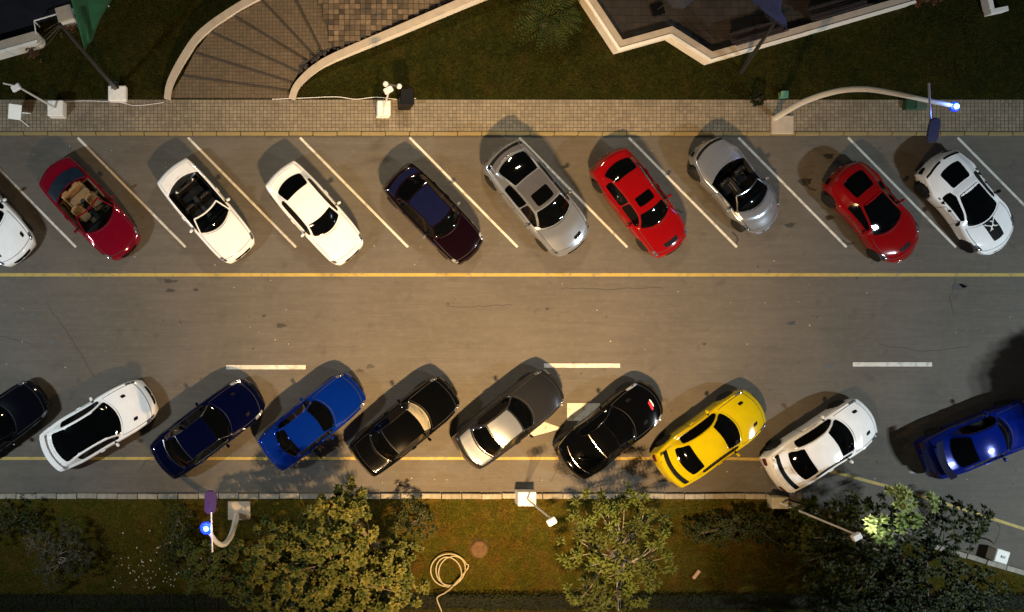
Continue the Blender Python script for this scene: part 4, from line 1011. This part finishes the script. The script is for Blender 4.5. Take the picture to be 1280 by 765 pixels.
def convertible(c, s, root):
    f = c['uw0']; uc = c['uc0']; e = c['uw1']
    # tub: skirt of the opening down to the floor
    us = [uc + (f - .012 - uc) * i / 16 for i in range(17)]
    zf = .30; V = []; F = []
    L_ = [s.P(u, 2.95) for u in us]; rows = []
    for p in L_:
        q = []
        for sg in (1, -1):
            q += [Vector((p.x, sg * (p.y - .002), p.z - .012)), Vector((p.x, sg * (p.y - .09), p.z - .16)), Vector((p.x, sg * (p.y - .10), zf))]
        rows.append(q)
    for q in rows: V += q
    for i in range(16):
        for k in (0, 3):
            for j in (0, 1):
                A = i * 6 + k + j; F.append((A, A + 1, A + 7, A + 6))
        F.append((i * 6 + 2, i * 6 + 5, i * 6 + 11, i * 6 + 8))
    F += [(0, 3, 4, 1), (1, 4, 5, 2), (96 + 0, 96 + 1, 96 + 4, 96 + 3), (97, 98, 101, 100)]
    meshobj('cabin_lining', V, F, c.get('lining', M_SEATBLK), root)
    sm = c.get('seatmat', M_SEATBLK)
    xs = s.wx(c.get('seat_u', .44))
    for sg in (-1, 1): seat(root, xs, sg * .36, sm)
    if c.get('rear_seat'): seat(root, s.wx(c['rear_seat']), 0, sm, True)
    for sg in (-1, 1):
        if c.get('loops'):
            q = s.P(uc + .035, sg * 1.1)
            h = MB().box((0, 0, 0), (.10, .24, .14), ch=.04).build('headrest', M_WHITE, root); h.location = (q.x + .12, sg * .33, .98)
    xd = s.wx(f) - .33; yd = s.P(f - .05, 2.9).y - .1
    MB().add([(xd - .08, -yd, .62), (xd - .08, yd, .62), (xd, yd, .86), (xd, -yd, .86), (s.wx(f) - .10, yd, .88), (s.wx(f) - .10, -yd, .88), (s.wx(f) - .1, yd, .5), (s.wx(f) - .1, -yd, .5)],
             [(0, 1, 2, 3)[::-1], (3, 2, 4, 5)[::-1], (4, 6, 7, 5), (0, 3, 5, 7), (1, 6, 4, 2), (0, 7, 6, 1)]).build('dashboard', c.get('dash', M_DASH), root)
    A = Matrix.Rotation(R(-62), 3, 'Y'); ring = [A @ Vector((.18 * math.cos(t), .18 * math.sin(t), 0)) for t in [2 * math.pi * i / 20 for i in range(21)]]
    sw = MB().tube(ring, .016, 6, False); sw.box((0, 0, 0), (.10, .32, .03), M=A)
    o = sw.build('steering_wheel', M_TRIM, root); o.location = (xd - .16, .36, .80)
    MB().box((s.wx((uc + f) / 2) + .1, 0, .42), (1.1, .2, .24), ch=.04).build('centre_console', c.get('dash', M_DASH), root)
    # windscreen: leans back from the cowl to the header rail
    zt = s.Ht; wr = c['wr']; n = 12; Vg = []; rails = [[], [], []]; k = 5
    for i in range(n + 1):
        t = -1 + 2 * i / n
        lo = s.P(f, t * 2.35) + Vector((0, 0, .012)); hi = Vector((s.wx(e) - .10 * t * t * c.get('arch', 1), t * wr, zt - .04 * t * t))
        for j in range(k + 1):
            q = j / k; p = lo.lerp(hi, q) + Vector((.06 * math.sin(q * math.pi) * (1 - t * t), 0, .03 * math.sin(q * math.pi))); Vg.append(p)
        rails[0].append(hi)
        if i == 0: rails[1] = Vg[:k + 1]
        if i == n: rails[2] = Vg[-(k + 1):]
    Fg = [(i * (k + 1) + j, (i + 1) * (k + 1) + j, (i + 1) * (k + 1) + j + 1, i * (k + 1) + j + 1) for i in range(n) for j in range(k)]
    ws = meshobj('windscreen', Vg, Fg, M_CLEAR, root, smooth=True)
    fm = c.get('framepaint', c['paint'])
    fr = MB().tube(rails[0], .034, 8); fr.tube(rails[1], .03, 8); fr.tube(rails[2], .03, 8); fr.build('windscreen_frame', fm, root, smooth=True)
    MB().box((s.wx(e) + .06, 0, zt - .07), (.05, .22, .06), ch=.015).build('rear_view_mirror', M_TRIM, root)
    for sg in (-1, 1):
        MB().tube([s.P(f - .015, sg * 1.2) + Vector((0, 0, .03)), s.P(f - .015, sg * .1) + Vector((-.09, 0, .06))], .009, 5).build('wiper', M_TRIM, root)
    if c.get('hood_cover'):
        u0, u1, m = c['hood_cover']; s.patch('folded_hood', m, root, u0, u1, -2.5, 2.5, 8, 12, .05, .05)

B = dict(H=1.36, W=1.74, zd=.98, zh=.97, zn=.74, zb=.88, wr=.54, xr=.18, xf=.80, wrad=.325)
def C(**k): d = dict(B); d.update(k); return d
P_PEWTER = paint('pewter', (.20, .20, .225), .7, .34); P_WHITE = paint('white', (.80, .80, .80), 0, .4); P_RED = paint('red', (.19, .002, .003), .0, .35); P_DRED = paint('crimson', (.17, .002, .013), .25, .35)
P_SILVER = paint('silver', (.40, .435, .50), .75, .34); P_PURPLE = paint('purple', (.010, .006, .025), .4, .32); P_BLACK = paint('black', (.0013, .0013, .0014), 0, .3)
P_NAVY = paint('navy', (.0007, .0015, .019), .3, .3); P_BLUE = paint('blue', (.0012, .024, .27), .5, .34); P_YELLOW = paint('yellow', (.46, .35, .002), 0, .38)
P_GREY = paint('gunmetal', (.20, .205, .22), .7, .32); P_GREY_SHADE = paint('grey_shade', (.030, .031, .036), .6, .3); P_MAROON = paint('dark_maroon', (.008, .002, .004), .4, .3)
P_DNAVY = paint('blue_black', (.002, .0025, .005), .2, .3); P_PLUM = paint('plum_blue', (.008, .0105, .048), .4, .34); P_COBALT = paint('cobalt', (.0008, .009, .15), .2, .33)
M_TANGL = mat('tan_glass', (.36, .31, .20), .15, 0, 1.0, var=.2, scale=4)  # windscreen glass in an even tan

def mark_red(s, root):                              # red and white badge cover on the bonnet
    o = s.patch('bonnet_cover', mat('red_badge', (.5, .01, .02), .3, 0, .8), root, .862, .884, -.95, 0, 5, 6, .02, .2)
    s.patch('bonnet_cover', M_WHITE, root, .886, .897, -.75, .1, 4, 5, .02, .2)
def glow_pipes(s, root):
    pass
def gills(s, root):
    for sg in (-1, 1):
        s.patch('side_intake', M_TRIM, root, .315, .385, sg * 2.75, sg * 4.5, 6, 6, .018, .1, fn=lambda a, b: (a, b * (.30 + .35 * (1 - a))))
        s.patch('side_intake', M_TRIM, root, .47, .495, sg * 3.3, sg * 4.8, 4, 4, .018, .15)
        s.patch('side_intake', M_TRIM, root, .245, .275, sg * 3.0, sg * 3.7, 4, 3, .018, .15)
        s.patch('rear_gill', M_TRIM, root, .030, .046, sg * .25, sg * 3.4, 4, 12, .016, .06)
def headsplash(s, root): pass
def antenna(s, root):
    p = s.P(.16, 3.0); MB().tube([p, p + Vector((-.25, 0, .3))], .006, 5).build('aerial', M_TRIM, root)

CARS = [
 # upper row, noses to the lower right
 C(pos=(-21, 267), ang=48, L=4.6, W=1.9, H=1.30, ur0=.10, ur1=.30, uw1=.50, uw0=.68, paint=P_WHITE, vents=[(.86, .90, 1.6)], wr=.52, label='white sports car cut off by the left edge of the upper row, bonnet slits showing', bulge=.03, zd=1.0, rim=M_RIMD, roofpaint=M_GLASS),
 C(pos=(112, 261), ang=47, L=4.62, W=1.80, H=1.27, ur0=.20, ur1=.3, uw1=.52, uw0=.70, uc0=.25, open=True, paint=P_DRED, seatmat=M_SEATTAN, lining=mat('tan_trim', (.09, .048, .02), .7, var=.3), rear_seat=.36, seat_u=.50, hood_cover=(.135, .24, mat('blue_black_canvas', (.004, .010, .020), .3, 0, .5, var=.4, scale=4)), zb=.87, zd=.93, bow=(.30, .30), wr=.56, label='open-top crimson convertible with tan seats'),
 C(pos=(258, 264), ang=49.5, L=4.46, W=1.72, H=1.28, ur0=.10, ur1=.3, uw1=.52, uw0=.685, uc0=.145, open=True, paint=P_WHITE, rear_seat=.30, seat_u=.46, loops=True, zb=.86, zd=.92, wr=.56, bow=(.10, .16), extra=[antenna], label='open-top white convertible with black cabin'),
 C(pos=(394, 267), ang=48.3, L=4.46, W=1.72, H=1.36, ur0=.115, ur1=.265, uw1=.55, uw0=.70, paint=P_WHITE, bow=(.10, .17), sunroofs=[], label='white coupe with white roof and black glass in the upper row', wr=.58, zd=.99),
 C(pos=(543, 268), ang=45.8, L=4.44, W=1.70, H=1.36, ur0=.115, ur1=.25, uw1=.575, uw0=.70, paint=P_MAROON, roofpaint=P_PLUM, bootpaint=P_PLUM, doors=4, door=(.44, .655), bow=(.10, .16), chrome=False, handle=M_CHROME, mirror=P_SILVER, hlm=M_LIGHTG, label='dark purple sedan with bluer roof and boot'),  # bluer roof and boot; chrome handles and paler headlights added for lamp glints
 C(pos=(672, 249), ang=50.6, L=4.95, W=1.98, H=1.62, zd=1.20, zh=1.06, zn=.84, zb=1.0, ur0=.10, ur1=.30, uw1=.565, uw0=.735, wr=.62, paint=P_SILVER, roofpaint=P_PEWTER, bootpaint=P_PEWTER, doors=4, door=(.45, .68), sunroofs=[(.43, .54, 1.25)], strip=[(.03, .05, -3.2, 3.2)], bow=(.20, .30), wrad=.37, scoops=[(.90, .925, .2, 1.1)], chrome=False, label='large silver crossover with black rear glass and sunroof'),
 C(pos=(801, 254), ang=53, L=4.62, W=1.80, H=1.40, ur0=.09, ur1=.225, uw1=.56, uw0=.715, paint=P_RED, doors=4, door=(.45, .67), sunroofs=[(.42, .51, 1.3)], scoops=[(.885, .925, -.9, .9)], bow=(.18, .24), rim=M_RIMD, mirror=P_RED, label='red sedan with black sunroof panel in the middle of the upper row'),
 C(pos=(922, 232), ang=50, L=4.25, W=1.80, H=1.27, ur0=.2, ur1=.3, uw1=.56, uw0=.745, uc0=.275, open=True, paint=P_SILVER, seat_u=.46, zb=.85, zd=.93, zn=.62, bow=(.34, .36), bulge=.035, framepaint=M_CHROME, wprof=[(0, .62), (.02, .74), (.08, .88), (.2, 1), (.35, 1), (.65, .985), (.8, 1), (.9, .93), (.955, .82), (.985, .68), (1, .55)], wr=.54, hl=(.885, .945, 3.0, 4.3), rim=M_RIMD, strip=[(.028, .045, -3, 3)], label='open silver two-seat roadster with rounded tail'),
 C(pos=(1095, 266), ang=50, L=4.42, W=1.92, H=1.20, zd=1.0, zh=.86, zn=.62, zb=.84, ur0=.05, ur1=.275, uw1=.40, uw0=.685, glass_top=.335, rwin=(.09, .265, 1.6), paint=P_RED, wr=.50, bulge=.045, bow=(.30, .36), wprof=[(0, .72), (.02, .82), (.08, .93), (.2, 1), (.35, 1), (.65, .98), (.8, 1), (.9, .93), (.955, .82), (.985, .66), (1, .5)], scoops=[(.875, .91, -.7, .7)], rim=M_RIMD, hl=(.88, .94, 3.0, 4.3), door=(.42, .64), sglass=(.27, .62), wrad=.34, label='low red sports car with black glass engine cover'),
 C(pos=(1213, 254), ang=51, L=4.48, W=1.95, H=1.20, zd=1.0, zh=.86, zn=.62, zb=.84, ur0=.06, ur1=.285, uw1=.41, uw0=.69, glass_top=.345, rwin=(.105, .275, 1.55), paint=P_WHITE, wr=.50, bulge=.05, bow=(.30, .36), wprof=[(0, .76), (.02, .84), (.08, .93), (.2, 1), (.35, 1), (.65, .98), (.8, 1), (.9, .93), (.955, .84), (.985, .70), (1, .52)], stripe=(.70, .885, -.62, .62), rim=M_RIMD, hl=(.88, .94, 3.0, 4.3), door=(.42, .64), sglass=(.27, .62), wrad=.345, extra=[gills], mirror=M_TRIM, label='low white sports car with a black bonnet stripe and emblem'),
 # lower row, noses to the upper right
 C(pos=(-6, 533), ang=-36, L=4.5, W=1.78, ur0=.14, ur1=.28, uw1=.54, uw0=.68, paint=P_DNAVY, doors=4, door=(.44, .65), bow=(.15, .22), label='black sedan cut off by the left edge of the lower row'),
 C(pos=(124, 531), ang=-30.3, L=4.66, W=1.90, H=1.37, ur0=.10, ur1=.27, uw1=.53, uw0=.69, paint=P_WHITE, roofpaint=M_GLASS, roofv=1.80, roof=(.262, .54), vents=[(.80, .835, 1.3)], wing=(.035, .12, 1.5, .2, P_WHITE), bow=(.10, .22), bulge=.015, zd=1.05, wr=.60, hl=(.90, .965, 2.6, 4.1), rim=M_RIMD, label='white coupe with black roof in the lower row'),
 C(pos=(260, 535), ang=-37, L=4.85, W=1.86, H=1.42, ur0=.13, ur1=.27, uw1=.53, uw0=.675, paint=P_NAVY, doors=4, door=(.44, .65), bow=(.18, .28), hl=(.90, .965, 2.4, 4.2), hlm=M_LIGHTG, chrome=True, handle=M_CHROME, vents=[(.83, .86, 1.3)], label='dark navy sedan between the white coupe and the bright blue sedan'),  # chrome trim and paler headlights added to give lamp glints
 C(pos=(391, 526), ang=-39, L=4.6, W=1.73, H=1.38, ur0=.155, ur1=.275, uw1=.53, uw0=.67, paint=P_BLUE, doors=4, door=(.44, .64), bow=(.10, .20), label='bright blue sedan in the left half of the lower row', wr=.57),
 C(pos=(507, 532), ang=-39, L=4.66, W=1.74, H=1.36, ur0=.18, ur1=.31, uw1=.60, uw0=.695, paint=P_BLACK, chrome=True, wsglass=M_TANGL, doors=2, bow=(.06, .14), cowl=.40, rbow=.36, zd=.96, label='old black coupe with chrome trim and tan windscreen', extra=[]),
 C(pos=(638, 523), ang=-38.3, L=4.74, W=1.80, H=1.40, ur0=.155, ur1=.29, uw1=.525, uw0=.665, paint=P_GREY_SHADE, roofpaint=P_SILVER, bootpaint=P_SILVER, doors=2, chrome=True, bow=(.16, .26), label='grey coupe with darker bonnet over the road arrow, bright roof and shaded sides painted in'),  # shaded sides and reflecting top of one grey paint, put in as colours
 C(pos=(765, 537), ang=-38.7, L=4.66, W=1.88, H=1.24, zd=.98, zb=.85, zh=.90, zn=.66, ur0=.08, ur1=.30, uw1=.46, uw0=.66, paint=P_BLACK, wr=.53, bulge=.04, bow=(.28, .34), hl=(.86, .95, 2.7, 4.2), hlm=M_LIGHTG, extra=[mark_red], chrome=True, handle=M_CHROME, vents=[(.76, .80, 1.4)], rim=M_RIMD, label='black sports car with a red and white patch on the bonnet'),  # chrome strips, handles and bright headlights put in for lamp sparkle
 C(pos=(890, 547), ang=-36, L=4.72, W=1.90, H=1.36, ur0=.145, ur1=.285, uw1=.53, uw0=.705, paint=P_YELLOW, wr=.56, zd=1.04, zb=.9, bow=(.22, .28), bulge=.02, vents=[(.84, .88, 1.3)], strip=[(.055, .088, -2.6, 2.6)], wing=(.03, .09, 1.5, .16, P_YELLOW), hl=(.90, .962, 2.6, 4.1), roofv=1.8, label='bright yellow coupe with black rear slot'),
 C(pos=(1029, 556), ang=-33, L=4.66, W=1.90, H=1.36, ur0=.155, ur1=.305, uw1=.545, uw0=.73, paint=P_WHITE, wr=.57, zd=1.04, zb=.9, bow=(.20, .26), bulge=.02, vents=[(.85, .89, 1.3)], strip=[(.055, .088, -2.6, 2.6)], wing=(.03, .09, 1.5, .16, P_WHITE), hl=(.90, .962, 2.6, 4.1), rim=M_RIMD, label='white coupe with white roof and black rear slot at the right of the lower row'),
 C(pos=(1230, 548), ang=-22, L=4.75, W=1.82, H=1.36, ur0=.17, ur1=.33, uw1=.57, uw0=.685, paint=P_COBALT, zd=1.0, wing=(.055, .26, 1.55, .30, P_NAVY), bow=(.08, .16), bulge=.02, rim=M_RIMD, label='cobalt blue coupe with rear wing at the right edge'),
]
for c in CARS: car(c)
